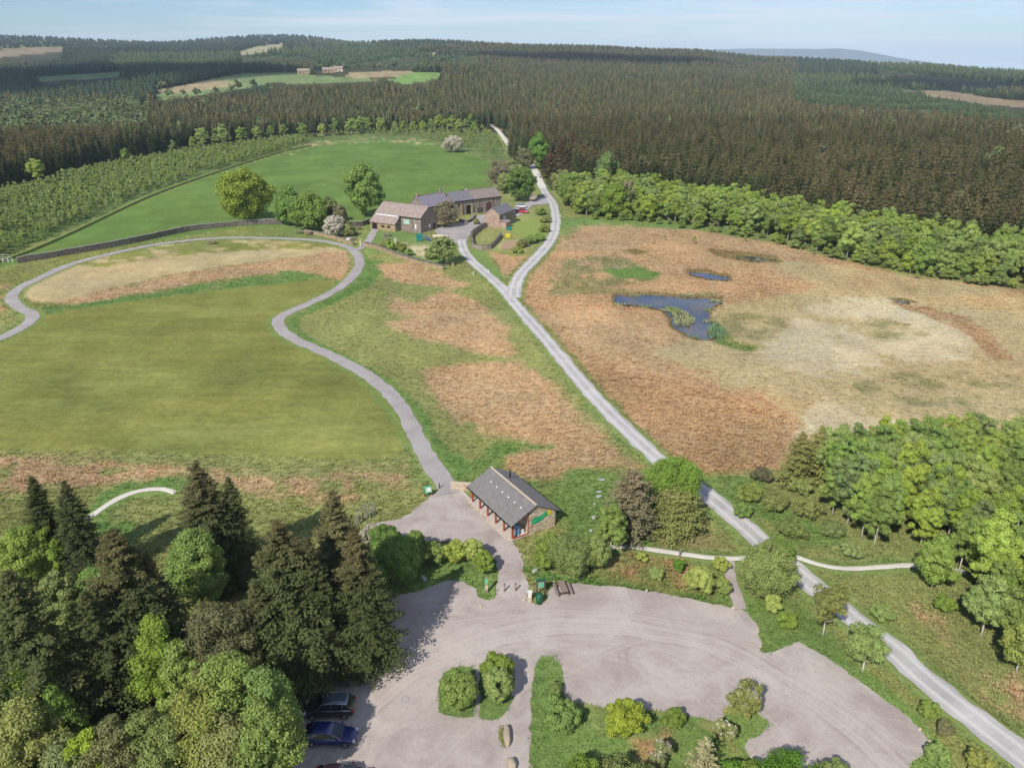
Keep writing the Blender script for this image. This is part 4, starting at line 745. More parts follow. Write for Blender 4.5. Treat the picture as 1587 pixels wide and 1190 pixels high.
# ------------------------------------------------------------------ birch strip behind the bog
STRIP = W_([(880, 322), (905, 337), (1000, 344), (1100, 357), (1180, 368), (1240, 386), (1300, 400), (1400, 422), (1500, 438), (1700, 468), (1900, 480), (1900, 450), (1700, 436), (1587, 410), (1500, 396), (1400, 378), (1300, 360), (1200, 340), (1100, 324), (1000, 306), (900, 302)])
SP = scatter(STRIP, 5.1, 6, 0.5); SP = SP[SP[:, 0] < SP[:, 1] * 0.75]; spx, spy, _ = project(SP[:, 0], SP[:, 1], 0); front = np.interp(spx, [880, 905, 1000, 1100, 1180, 1240, 1300, 1400, 1500, 1700], [322, 337, 344, 357, 368, 386, 400, 422, 438, 468]) - spy
SP = SP[np.argsort(front)]; SREST = SP[95:]
for i, (x, y) in enumerate(SP[:95]):
    s = g0.uniform(0.6, 1.25); tree('birch', (x, y), 'leafy birch in the long strip between the bog and the dark forest', 'birch', BIR[i % 4], BIR_T[i % 2], s * 1.12, sz=s, group='birches of the strip behind the bog')
# ------------------------------------------------------------------ farm and field trees (base pixel)
def big(px, py, h, a, m, lab, seed, cat='tree', name='field_tree', **kw):
    x, y = at(px, py); k = dict(leaf=0.5, nclump=120, per=170); k.update(kw); return tree(name, (x, y), lab, cat, crown_mesh('tree_crown', seed, a, h * 0.02, h, m, k.pop('nclump'), k.pop('per'), k.pop('leaf'), **k), TRUNK, 1)
big(383, 345, 19.5, 9.4, M_syc, 'largest yellow green sycamore left of the farm behind the stone wall', 401, fill=0.62, cr=(0.16, 0.28), nclump=170, name='sycamore')
big(452, 350, 14, 6.0, M_maple, 'left of the two joined green trees between the sycamore and the farm', 402, fill=0.6, shape='cone'); big(484, 357, 12.5, 6.2, M_maple, 'right of the two joined green trees, close to the picnic benches', 403, fill=0.6)
big(567, 336, 20, 7.2, M_maple, 'tall dark green tree against the left end of the barn', 404, fill=0.62, shape='egg', cr=(0.17, 0.3), nclump=150)
big(508, 345, 9, 4.2, M_willow, 'grey green willow behind the joined green trees', 405); big(524, 352, 7.5, 3.4, M_dull, 'thin olive tree behind the blossoming hawthorn', 406)
big(520, 367, 7, 3.4, M_blosg, 'pale blossoming hawthorn by the wall left of the barn', 407, cat='hawthorn', name='hawthorn', leaf=0.35); big(540, 366, 4, 2.8, M_sage, 'green bush right of the blossoming hawthorn', 408, cat='bush', name='bush', nclump=40)
big(703, 236, 10, 6.4, M_blosg, 'white blossoming hawthorn alone on the far edge of the green field', 409, cat='hawthorn', name='hawthorn', leaf=0.45, per=110)
big(805, 311, 14, 5.6, M_deep, 'dense dark green tree beside the road behind the farm parking', 410, fill=0.62); big(782, 300, 9, 3.2, M_willow, 'yellowish willow tree between the long barn and the dark tree', 411)
big(774, 296, 14, 5.5, M_bare, 'grey half bare tree behind the end of the long barn', 412, per=60, leaf=0.4)
big(834, 262, 19, 5.8, M_vivid, 'vivid light green tree beside the road at the forest edge', 413, shape='egg'); big(815, 262, 11, 4.5, M_dull, 'olive green tree left of the vivid green one', 414)
big(941, 292, 16, 6.8, M_vivid, 'vivid green tree in front of the dark forest right of the brown conifers', 415, shape='cone'); big(962, 306, 11, 5.5, M_mid, 'mid green tree below the vivid green one', 416)
big(886, 318, 13, 6, M_mid, 'rounded green tree at the road junction above the bog', 417); big(905, 330, 9, 5.2, M_willow, 'olive tree by the verge right of the road junction', 418); big(870, 300, 10, 4.5, M_sage, 'greyish green tree behind the road junction trees', 419)
big(925, 334, 11, 5.5, M_mid, 'green tree at the left end of the birch strip', 420); big(950, 336, 12, 6, M_mid, 'green tree left of the bare white birch', 421)
big(690, 352, 9.0, 4.4, M_bare, 'thin spring tree with bursting buds in the farm courtyard', 422, per=55, leaf=0.4); big(688, 410, 8.2, 4.0, M_willow, 'leaning olive tree at the corner of the garden wall', 423, per=45, leaf=0.42)
big(519, 300, 1, 1, M_sage, 'tiny shrub in the green field', 424, nclump=8, cat='bush', name='bush') if False else None
x, y = at(972, 336); tree('white_birch', (x, y), 'bare white stemmed birch standing out at the left of the birch strip', 'birch', crown_mesh('birch_crown', 425, 2.8, 7, 13.5, M_bare, 25, 60, 0.35), trunk_mesh('trunk', 426, 14, 0.34, M_bark_pale, 7, 0.25), 1)
for i, (px, py, h, k) in enumerate([(868, 268, 17, 1), (885, 262, 19, 1), (852, 276, 13, 1), (902, 272, 15, 1), (876, 285, 13, 1)]):
    x, y = at(px, py); tree('spruce', (x, y), ['brown conifer just right of the vivid green tree by the road', 'tallest reddish brown conifer of the roadside clump', 'small brown conifer nearest the road bend', 'brown conifer at the right end of the roadside clump', 'low brown conifer in front of the roadside clump'][i], 'conifer',
        spruce_mesh('conifer_crown', 430 + i, h, 5.2, spruce_mat('red_brown_needles%d' % i, C(100, 90, 64), C(124, 102, 78)), 24, 8, 6, 0.3, sub=1, droop=0.3), CONT[h], 1)
for i, (px, py, h, a, m, lab) in enumerate([(607, 388, 3, 2.0, M_lg, 'light green garden bush left of the slide'), (622, 391, 2.8, 2.0, M_sage, 'green bush beside the light garden bush'), (598, 382, 2.2, 1.6, M_sage, 'low bush by the garden gate'), (634, 396, 2.2, 1.5, M_lg, 'low yellowish bush above the garden wall'),
    (667, 402, 2.2, 1.7, M_willow, 'olive bush inside the garden wall corner'), (676, 396, 2.5, 1.8, M_sage, 'bush under the leaning olive tree'), (822, 378, 2.6, 2.2, M_lg, 'green bush at the lower corner of the lawn'), (835, 374, 2.4, 2.0, M_mid, 'hedge bush at the lower right of the lawn'),
    (843, 360, 2.4, 2.0, M_sage, 'hedge bush right of the lawn, middle one'), (845, 345, 2.4, 2.0, M_sage, 'hedge bush right of the lawn, upper one'), (838, 333, 2.4, 2.2, M_mid, 'hedge bush between the lawn and the parked red car'), (809, 383, 2.4, 2.0, M_sage, 'grey green bush beside the bare vegetable bed'),
    (802, 392, 2.0, 1.6, M_sage, 'grey green low bush below the vegetable bed'), (826, 312, 2.8, 2.0, M_blosg, 'pale hedge bush on the verge by the parking'), (720, 312, 6.0, 3.0, M_lg, 'light green tree top showing over the farm roofs'), (738, 348, 2.0, 1.2, M_sage, 'ivy bush by the farmyard wall')]):
    x, y = at(px, py); tree('bush', (x, y), lab, 'bush', crown_mesh('foliage', 450 + i, a, 0.1, h, m, 30, 90, 0.35), None, 1)
# ------------------------------------------------------------------ plantation forest, far woods and saplings
def open_far(x, y, z, shifts=(0, 7, 14, 21)):
    px, py, _ = project(x, y, z); m = np.zeros(len(x), bool)
    for name, poly in FIELDS:
        for s in shifts: m |= pip(px, py - s, poly)
    return m
CONLINE_R = [(812, 250), (838, 256), (868, 262), (905, 282), (950, 296), (1000, 310), (1100, 328), (1200, 346), (1300, 366), (1400, 384), (1500, 402), (1587, 415), (1700, 436), (1900, 470), (2400, 560)]
CONLINE_L = [(-1200, 640), (-600, 420), (-200, 330), (0, 290), (60, 276), (150, 254), (300, 226), (450, 208), (600, 201), (700, 200), (752, 200)]
def forest_points():
    X = []; Y = []; g = rng(77); D = 255.0
    while D < 5200:
        s = max(3.8, D * 0.0066) * (1 if D < 2600 else 1.5); nA = int(1.62 * D / s); a = -0.81 + (np.arange(nA) + g.uniform(-.4, .4, nA) + 0.5 * g.random()) * 1.62 / nA
        r = D + g.uniform(-.4, .4, nA) * s; X.append(r * np.sin(a)); Y.append(r * np.cos(a)); D += s * 0.9
    return np.concatenate(X), np.concatenate(Y)
fx, fy = forest_points(); fz = terrain(fx, fy); fpx, fpy, fd = project(fx, fy, fz)
xs_r = [p[0] for p in CONLINE_R]; ys_r = [p[1] for p in CONLINE_R]; xs_l = [p[0] for p in CONLINE_L]; ys_l = [p[1] for p in CONLINE_L]
lim = np.where(fpx > 790, np.interp(fpx, xs_r, ys_r), np.interp(fpx, xs_l, ys_l))
lim = lim + (fbm(fx / 15, fy / 15, 9) - 0.5) * 5
ok = fpy < lim
rd_f = np.full(len(fx), 99.0); nearf = np.hypot(fx, fy) < 800; rd_f[nearf] = road_dist(fx[nearf], fy[nearf]); ok &= rd_f > 3.2
ok &= ~open_far(fx, fy, fz)
Df = np.hypot(fx, fy)
ok &= ~((fpx < 232) & (fpy > 168) & (fpy < 222) & (Df > 560)) # leafy valley wood
ok &= ~((fpx > -200) & (fpx < 560) & (Df > 330) & (fpy < np.interp(fpx, xs_l, ys_l) - 48) & (fpx < 232) & (fpy > 222))
rare = (fbm(fx / 60, fy / 60, 21, 2) > 0.78) & (Df > 600); ok &= ~rare
fx, fy, fz, fpx, fpy, fd, Df = [a[ok] for a in (fx, fy, fz, fpx, fpy, fd, Df)]
nn_ = (fbm(fx / 180, fy / 180, 31, 2) - 0.5) * 60
dark = ((fpx + nn_ < 470) & (fpy < 112) & (Df > 1100)) | ((fpx + nn_ < 420) & (fpy < 165) & (Df > 750)) | ((fpx > 1235) & (fpy < 135) & (Df > 1000)) | ((fpx > 550) & (fpx < 730) & (fpy < 76))  # hill areas whose trees get the needles darkened for cloud shade
def stuff_instances(name, x, y, z, sc, protos, label, cat, seed, zs=None, tilt=0.0):
    g = rng(seed); n = len(x); me = bpy.data.meshes.new(name); me.vertices.add(n); me.vertices.foreach_set('co', np.stack([x, y, z], 1).astype(np.float32).ravel())
    sv = np.stack([sc, sc, sc if zs is None else zs], 1).astype(np.float32); rot = np.zeros((n, 3), np.float32); rot[:, 2] = g.uniform(0, 6.283, n); rot[:, :2] = g.normal(size=(n, 2)) * tilt
    a = me.attributes.new('scl', 'FLOAT_VECTOR', 'POINT'); a.data.foreach_set('vector', sv.ravel()); a = me.attributes.new('rot', 'FLOAT_VECTOR', 'POINT'); a.data.foreach_set('vector', rot.ravel())
    a = me.attributes.new('idx', 'INT', 'POINT'); a.data.foreach_set('value', g.integers(0, len(protos), n).astype(np.int32))
    o = link(name, me); tag(o, label, cat, kind='stuff'); ng = bpy.data.node_groups.new(name, 'GeometryNodeTree')
    ng.interface.new_socket('Geometry', in_out='INPUT', socket_type='NodeSocketGeometry'); ng.interface.new_socket('Geometry', in_out='OUTPUT', socket_type='NodeSocketGeometry')
    gi = ng.nodes.new('NodeGroupInput'); go = ng.nodes.new('NodeGroupOutput'); j = ng.nodes.new('GeometryNodeJoinGeometry')
    m2p = ng.nodes.new('GeometryNodeMeshToPoints'); ng.links.new(gi.outputs[0], m2p.inputs[0])
    def named(nm, ty): q = ng.nodes.new('GeometryNodeInputNamedAttribute'); q.data_type = ty; q.inputs[0].default_value = nm; return q.outputs[0]
    for k, pm in enumerate(protos):
        po = bpy.data.objects.new(pm.name + '_source', pm); oi = ng.nodes.new('GeometryNodeObjectInfo'); oi.inputs[0].default_value = po; oi.inputs['As Instance'].default_value = True
        ip = ng.nodes.new('GeometryNodeInstanceOnPoints'); cmp_ = ng.nodes.new('FunctionNodeCompare'); cmp_.data_type = 'INT'; cmp_.operation = 'EQUAL'
        ng.links.new(named('idx', 'INT'), cmp_.inputs[2]); cmp_.inputs[3].default_value = k
        ng.links.new(m2p.outputs[0], ip.inputs['Points']); ng.links.new(cmp_.outputs[0], ip.inputs['Selection']); ng.links.new(oi.outputs['Geometry'], ip.inputs['Instance'])
        e2r = ng.nodes.new('FunctionNodeEulerToRotation'); ng.links.new(named('rot', 'FLOAT_VECTOR'), e2r.inputs[0]); ng.links.new(e2r.outputs[0], ip.inputs['Rotation'])
        ng.links.new(named('scl', 'FLOAT_VECTOR'), ip.inputs['Scale']); ng.links.new(ip.outputs[0], j.inputs[0])
    ng.links.new(j.outputs[0], go.inputs[0]); md = o.modifiers.new('scatter', 'NODES'); md.node_group = ng; return o
# the conifers that show largest are things of their own
vis = (fpx > -20) & (fpx < 1610); depth_in = np.where(fpx > 790, np.interp(fpx, xs_r, ys_r), np.interp(fpx, xs_l, ys_l)) - fpy
score = np.where(vis, Df + depth_in * 2.0, 1e9); order = np.argsort(score); ind = order[:285]; rest = np.ones(len(fx), bool); rest[ind] = False
g0 = random.Random(9)
for i in ind:
    s = g0.uniform(0.78, 1.2); left = fpx[i] < 790
    tree('conifer', (fx[i], fy[i]), 'dark conifer on the front edge of the forest left of the green field' if left else 'brownish conifer in the front rows of the forest behind the birch strip', 'conifer', FOR[g0.randrange(3)], FOR_T, s * 1.05, sz=s, group='conifers along the forest front, left' if left else 'conifers along the forest front, right')
g = rng(4)
lodD = 600 + (fbm(fx / 40, fy / 40, 61) - 0.5) * 200 + g.uniform(-60, 60, len(fx))
olive = rest & (((fpx + nn_ > 170) & (fpx + nn_ < 500) & (fpy < 112) & (fpy > 84) & (Df > 1000)) | ((fpx > 500) & (fpx < 740) & (fpy < 112) & (fpy > 88) & (Df > 1000)) | ((fpx > 1225) & (fpy > 120) & (fpy < 150) & (Df > 800)))
m = rest & ~dark & ~olive & (Df < lodD); sc = g.uniform(0.7, 1.2, m.sum()); stuff_instances('conifer_forest', fx[m], fy[m], fz[m], sc * 1.05, FOR, 'dense brownish conifer plantation filling the middle distance', 'forest', 5, sc)
def farscale(m, base): s = np.maximum(1, Df[m] * 0.0068 / 4.6) ** 0.75; return s * base * g.uniform(0.8, 1.2, m.sum())
m = rest & ~dark & ~olive & (Df >= lodD); sc = farscale(m, 1.0); stuff_instances('conifer_forest', fx[m], fy[m], fz[m], sc, FAR, 'brown and green conifer forest covering the far slope', 'forest', 6, np.minimum(sc, 1.25) * g.uniform(0.85, 1.15, m.sum()))
m = olive; sc = farscale(m, 0.95); stuff_instances('olive_forest', fx[m], fy[m], fz[m], sc, FARO, 'lighter olive green conifer blocks beyond the near forest', 'forest', 17, np.minimum(sc, 1.2) * g.uniform(0.7, 1.15, m.sum()))
m = rest & dark & ~olive; sc = farscale(m, 1.0); stuff_instances('cloud_shade_forest', fx[m], fy[m], fz[m], sc, FARD, 'dark blue green forest blocks on the hills at the left and right', 'forest', 7, np.minimum(sc, 1.3) * g.uniform(0.85, 1.15, m.sum()))
sc = g.uniform(0.75, 1.2, len(SREST)); stuff_instances('birch_wood', SREST[:, 0], SREST[:, 1], SREST[:, 0] * 0, sc, BIR, 'deeper part of the leafy birch strip between bog and dark forest', 'wood', 18, sc)
# young conifers on the replanted clearings, and single broadleaves lost among the conifers
yx = []
for name_, poly in FIELDS:
    if name_ == 'f_dark': P_y = region_pts = None; yx.append(poly)
gx = rng(71); cx0, cy0 = forest_points(); cz0 = terrain(cx0, cy0); cpx, cpy, _ = project(cx0, cy0, cz0); ym = np.zeros(len(cx0), bool)
for poly in yx: ym |= pip(cpx, cpy, poly) & (np.hypot(cx0, cy0) > 650)
ym &= fbm(cx0 / 50, cy0 / 50, 72, 3) > 0.40; cx0, cy0, cz0 = cx0[ym], cy0[ym], cz0[ym]; sc = gx.uniform(0.25, 0.7, len(cx0)) * np.maximum(1, np.hypot(cx0, cy0) * 0.0015)
stuff_instances('young_conifers', cx0, cy0, cz0, sc, FARO, 'young conifers replanted on the distant clearings', 'plantation', 73, sc * 0.7)
pick = np.nonzero(rest & (Df < 1500))[0]; pick = gx.choice(pick, 130, replace=False); pick = pick[fbm(fx[pick] / 70, fy[pick] / 70, 74, 2) > 0.46]; sc = gx.uniform(1.1, 1.7, len(pick))
stuff_instances('scattered_broadleaves', fx[pick] + 2, fy[pick] - 2, fz[pick], sc, FARB, 'scattered broadleaf trees showing green among the dark conifers', 'trees', 75, sc * 1.15)
# leafy valley wood and far hedgerow trees
def region(poly, n, seed, Dmin=0):
    g = rng(seed); xs = [p[0] for p in poly]; ys = [p[1] for p in poly]; o = []
    while len(o) < n:
        px = g.uniform(min(xs), max(xs)); py = g.uniform(min(ys), max(ys))
        if pip(np.array([px]), np.array([py]), poly)[0]: o.append(at(px, py))
    return np.array(o)
Pv = region([(-150, 175), (60, 168), (225, 172), (236, 190), (225, 214), (100, 226), (-150, 240)], 1500, 8); g = rng(8); sc = g.uniform(0.9, 1.7, len(Pv))
stuff_instances('valley_wood', Pv[:, 0], Pv[:, 1], terrain(Pv[:, 0], Pv[:, 1]), sc, FARB, 'pale green leafy wood in the valley behind the left conifer belt', 'wood', 9, sc * 1.1)
hed = []
for line, n in [([(200, 152), (260, 136), (330, 120), (380, 112), (450, 110)], 22), ([(500, 112), (560, 108), (640, 108), (700, 110)], 22), ([(235, 152), (330, 148), (420, 132)], 8), ([(1400, 134), (1460, 137), (1530, 147)], 10), ([(1320, 128), (1380, 126), (1400, 132)], 10)]:
    for k in range(n):
        u = (k + g.uniform(-.3, .3)) / n * (len(line) - 1); i = int(np.clip(u, 0, len(line) - 2)); f = u - i
        hed.append(at(line[i][0] * (1 - f) + line[i + 1][0] * f, line[i][1] * (1 - f) + line[i + 1][1] * f))
for k, (x, y) in enumerate(hed):
    s = g0.uniform(0.9, 1.5); z = float(terrain(x, y)); o = link('hedgerow_tree', FARB[k % 2]); o.location = (x, y, z); o.scale = (s, s, s); o.rotation_euler = (0, 0, g0.uniform(0, 6)); tag(o, 'small round tree in the hedgerows of the distant fields', 'tree', 'trees round the distant fields')
# young plantation: the largest saplings are single things
sap = W_([(-150, 400), (-60, 345), (0, 300), (150, 264), (300, 236), (450, 216), (492, 214), (470, 224), (350, 258), (240, 294), (60, 368), (10, 396), (-80, 440)])
sap2 = W_([(494, 212), (560, 204), (640, 203), (748, 202), (770, 215), (780, 238), (770, 246), (716, 228), (640, 213), (560, 211)])
S = np.concatenate([scatter(sap, 2.5, 12, 0.5), scatter(sap2, 5.0, 13, 0.45)]); keep = (fbm(S[:, 0] / 12, S[:, 1] / 12, 55) > 0.36) & (road_dist(S[:, 0], S[:, 1]) > 3)
S = S[keep]; order = np.argsort(np.hypot(S[:, 0], S[:, 1])); S = S[order]; g = rng(14); sc = g.uniform(0.6, 1.35, len(S)); M_young.name = 'young_birch_leaves'
inview = project(S[:, 0], S[:, 1], 0)[0] > -10; idx = np.nonzero(inview)[0][:290]; restm = np.ones(len(S), bool); restm[idx] = False
for i in idx:
    o = link('sapling', SAP[i % 3]); o.location = (S[i, 0], S[i, 1], 0); o.scale = (sc[i],) * 3; o.rotation_euler = (0, 0, g0.uniform(0, 6)); tag(o, 'young birch in the sapling plantation beyond the stone wall at the left', 'sapling', 'saplings of the young plantation')
stuff_instances('young_plantation', S[restm, 0], S[restm, 1], terrain(S[restm, 0], S[restm, 1]), sc[restm] * 1.1, SAP, 'dense young birch plantation beyond the green field', 'plantation', 15, sc[restm])
mx_ = 0
for k, (px, py) in enumerate([(470, 213), (500, 211), (520, 209), (545, 209), (560, 207), (590, 206), (612, 206), (625, 204), (640, 206), (655, 204), (668, 205), (680, 203), (700, 204), (712, 206), (722, 203), (735, 206), (300, 232), (315, 229), (335, 226), (352, 224), (375, 221), (400, 217), (420, 215), (196, 252), (345, 222), (60, 282), (270, 238), (440, 213), (650, 200), (690, 201), (730, 200), (570, 204)]):
    x, y = at(px, py); s = g0.uniform(0.9, 1.5); tree('birch', (x, y), 'green leafy tree at the foot of the conifer belt beyond the green field', 'tree', BIR[k % 4], BIR_T[k % 2], s, sz=s * 0.85, group='leafy trees at the foot of the conifer belt')
for k in range(44):
    px = 900 + k * 15.6 + g0.uniform(-6, 6); py = float(np.interp(px, [880, 905, 1000, 1100, 1180, 1240, 1300, 1400, 1500, 1700], [322, 338, 346, 359, 371, 388, 402, 424, 440, 470])) - g0.uniform(-1, 4); x, y = at(px, py)
    s = g0.uniform(0.6, 1.3); tree('bush', (x, y), 'low green scrub at the foot of the birch strip behind the bog', 'bush', BIR[(k * 3) % 4], None, s * 0.55, sz=s * 0.3, group='scrub along the foot of the birch strip')
for k, (px, py, s) in enumerate([(1075, 378, 0.5), (1045, 360, 0.35), (1030, 372, 0.3), (1155, 375, 0.4), (1260, 395, 0.5), (1335, 410, 0.4), (1420, 432, 0.4), (905, 350, 0.4)]):
    x, y = at(px, py); tree('bush', (x, y), 'small bush at the edge of the bog below the birch strip', 'bush', SAP[k % 3], None, s * 2.2, sz=s * 1.4, group='bushes between bog and birch strip')
x, y = at(1410, 424); tree('birch', (x, y), 'yellow green birch lighter than its neighbours in the birch strip', 'birch', crown_mesh('birch_crown', 499, 3.2, 0.6, 8, M_yg, 40, 100, 0.35), BIR_T[0], 0.8)
# ------------------------------------------------------------------ tufts of bracken, rushes and rough grass (uncountable ground cover)
def tufts():
    g = rng(21); n = 190000; px = g.uniform(-60, 1650, n); py = 400 + (1230 - 400) * g.random(n) ** 0.8; py = np.where(g.random(n) < 0.25, g.uniform(330, 480, n), py)
    X = (px - CX) / FPX; V = (py - CY) / FPX; tt = H / (st + V * ct); x = X * tt; y = (ct - V * st) * tt
    col, tf, rd = ground_color(x, y); m = (tf > 0.12) & (rd > 0.15) & ~paved(x, y) & (g.random(n) < 0.25 + tf * 2)
    for p in PONDW: m &= ~pip(x, y, p)
    x, y, col, tf = x[m], y[m], col[m], tf[m]; n = len(x); k = 8; D = np.hypot(x, y); sz = (0.16 + tf * 0.55) * (0.8 + D / 520) * g.uniform(.6, 1.3, n)
    i = np.repeat(np.arange(n), k); a = g.uniform(0, 6.283, len(i)); d = np.stack([np.cos(a), np.sin(a), np.zeros(len(i))], 1); s = sz[i][:, None]
    base = np.stack([x[i], y[i], np.full(len(i), -0.05) - 0.18 * tf[i]], 1) + d * s * 0.25 * g.random((len(i), 1)); side = np.stack([-d[:, 1], d[:, 0], d[:, 2]], 1)
    tip = base + d * s * g.uniform(.3, 1.0, (len(i), 1)); tip[:, 2] += (s[:, 0] * g.uniform(.5, 1.1, len(i))); mid = (base + tip) / 2; mid[:, 2] += s[:, 0] * 0.12
    V_ = np.stack([base - side * s * 0.05, mid - side * s * 0.095, tip, mid + side * s * 0.095], 1).reshape(-1, 3); F = np.arange(len(V_)).reshape(-1, 4)
    c = col[i] * g.uniform(1.05, 1.8, (len(i), 1)); c = np.repeat(c, 4, 0)
    t = NT('ground_cover'); cc = t.attr('col').outputs['Color']; dd = t.n('ShaderNodeBsdfDiffuse'); t.put(dd.inputs[0], cc); tr = t.n('ShaderNodeBsdfTranslucent'); t.put(tr.inputs[0], cc)
    mm = t.n('ShaderNodeMixShader'); mm.inputs[0].default_value = 0.3; t.t.links.new(dd.outputs[0], mm.inputs[1]); t.t.links.new(tr.outputs[0], mm.inputs[2]); t.t.links.new(mm.outputs[0], t.o.inputs[0])
    tag(link('ground_cover', np_mesh('ground_cover', V_, F, t.m, {'col': c})), 'tufts of bracken, rushes and rough grass over bog and verges', 'ground cover', kind='stuff')
tufts()
def reeds(name, poly, n, h, c1, seed, label):
    g = rng(seed); P = np.array(W_(poly)); o = []; 
    while len(o) < n:
        q = g.uniform(P.min(0), P.max(0), (n, 2)); o += list(q[pip(q[:, 0], q[:, 1], [tuple(a) for a in P])])
    o = np.array(o[:n]); d = g.normal(size=(n, 3)) * 0.25; d[:, 2] = 1; hh = h * g.uniform(.6, 1.2, n)[:, None]; base = np.stack([o[:, 0], o[:, 1], np.full(n, -0.2)], 1); c = base + d * hh / 2
    V, F = diamonds(c, d * hh / 2, np.cross(d, g.normal(size=(n, 3))) * 0.09); tag(link(name, np_mesh(name, V, F, c1, {'v': np.repeat(g.random(n), 4)})), label, 'reeds', kind='stuff')
M_reed = leaf_mat('reed_green', C(116, 144, 104)); M_reedp = leaf_mat('reed_pale', C(156, 164, 118))
reeds('reeds', [(1038, 480), (1050, 478), (1072, 490), (1078, 498), (1068, 505), (1048, 504)], 480, 0.9, M_reedp, 31, 'pale reeds growing out from the left bank of the pond'); reeds('reeds', [(1096, 508), (1112, 500), (1124, 514), (1122, 526), (1100, 524)], 420, 0.9, M_reed, 32, 'blue green reeds at the near right corner of the pond')
for k_, (rx_, ry_) in enumerate([(960, 472), (1000, 475), (1030, 480), (1100, 480), (1108, 466), (1060, 459), (985, 457), (1076, 522), (1098, 497)]):
    reeds('rushes', [(rx_ - 9, ry_ - 1.5), (rx_ + 9, ry_ - 1), (rx_ + 8, ry_ + 2), (rx_ - 8, ry_ + 1.5)], 60, 0.55, M_reed if k_ % 2 else M_reedp, 140 + k_, 'little clump of rushes on the bank of the large pond')
reeds('rushes', [(1030, 476), (1044, 478), (1056, 486), (1040, 484)], 260, 0.7, M_mid, 33, 'green rushes above the pale reeds in the pond'); reeds('rushes', [(1120, 518), (1180, 538), (1165, 546), (1120, 530)], 260, 0.4, M_sage, 34, 'green rushes trailing right from the near corner of the pond')
# ------------------------------------------------------------------ drifting clouds high overhead (outside the picture) whose shadows lie on the far forest
def cloud(cx_, cy_, rx, ry, alt, seed, label):
    t = NT('cloud_%d' % seed); d = t.n('ShaderNodeBsdfDiffuse'); t.put(d.inputs[0], (0.9, 0.9, 0.9)); tr = t.n('ShaderNodeBsdfTransparent'); m = t.n('ShaderNodeMixShader'); m.inputs[0].default_value = 0.36
    t.t.links.new(tr.outputs[0], m.inputs[1]); t.t.links.new(d.outputs[0], m.inputs[2]); t.t.links.new(m.outputs[0], t.o.inputs[0])
    off = alt / math.tan(SUN_EL); g = random.Random(seed); bm = bmesh.new()
    for k in range(9):
        a = g.uniform(0, 6.28); r = g.uniform(0, 0.65) if k else 0; s_ = g.uniform(0.35, 0.62) if k else 0.7
        mt = __import__('mathutils').Matrix.Translation((r * math.cos(a) * rx, r * math.sin(a) * ry, g.uniform(-20, 40))) @ __import__('mathutils').Matrix.Diagonal((rx * s_, ry * s_, 70, 1)); bmesh.ops.create_icosphere(bm, subdivisions=4, radius=1, matrix=mt)
    for v in bm.verts: n = fbm(np.array([v.co.x / 90]), np.array([v.co.y / 90 + v.co.z / 50]), seed, 3)[0] - 0.5; v.co.x *= 1 + n * 0.5; v.co.y *= 1 + n * 0.5; v.co.z += n * 60
    me = bpy.data.meshes.new('cloud'); bm.to_mesh(me); bm.free(); me.materials.append(t.m); o = link('cloud', me)
    o.location = (cx_ + math.sin(SUN_AZ) * off, cy_ + math.cos(SUN_AZ) * off, alt); tag(o, label, kind='structure')
cloud(-640, 1420, 420, 430, 900, 3, 'drifting cloud'); cloud(160, 1900, 330, 160, 1000, 5, 'drifting cloud'); cloud(900, 1500, 330, 200, 950, 7, 'drifting cloud')
# ------------------------------------------------------------------ distant mountain and haze
def mountain():
    prof = [(1040, 84), (1110, 77), (1200, 76), (1260, 77.5), (1300, 76.5), (1345, 81), (1400, 91), (1450, 97), (1520, 103), (1640, 110), (1800, 116)]
    g = MB(); D = 13500; V = []; rows = 7; 
    pxs = np.linspace(960, 1900, 90); py = np.interp(pxs, [p[0] for p in prof], [p[1] for p in prof], left=100); py = py + (vnoise(pxs / 12, pxs * 0, 3) - 0.5) * 1.2
    for r in range(rows):
        f = r / (rows - 1); Dr = D * (0.86 + 0.28 * f); hgt = math.sin(math.pi * min(1, f * 1.0)) ** 0.8
        for a, b in zip(pxs, py):
            az = math.atan((a - CX) / (FPX * HF)); ze = H - D * math.tan(PITCH - math.atan((CY - b) / FPX)); z = -240 + (ze + 240) * hgt
            V.append((Dr * math.sin(az), Dr * math.cos(az), z))
    n = len(pxs); F = [(r * n + i, r * n + i + 1, (r + 1) * n + i + 1, (r + 1) * n + i) for r in range(rows - 1) for i in range(n - 1)]
    g.add(V, F, True); o = g.build('mountain', plain('moorland', C(70, 84, 76), 0.95, 0.1, scale=0.002)); tag(o, kind='structure')
mountain()
def haze():
    t = NT('haze_air'); v = t.n('ShaderNodeVolumePrincipled'); v.inputs['Color'].default_value = (0.66, 0.81, 1.0, 1); v.inputs['Density'].default_value = 1 / 14500; v.inputs['Anisotropy'].default_value = -0.15
    t.t.links.new(v.outputs[0], t.o.inputs['Volume']); b = MB(); b.bb(-20500, 20500, -20500, 20500, -262, 262); o = b.build('haze', t.m); tag(o, 'thin blue air haze over the whole country', 'haze', kind='stuff')
haze()
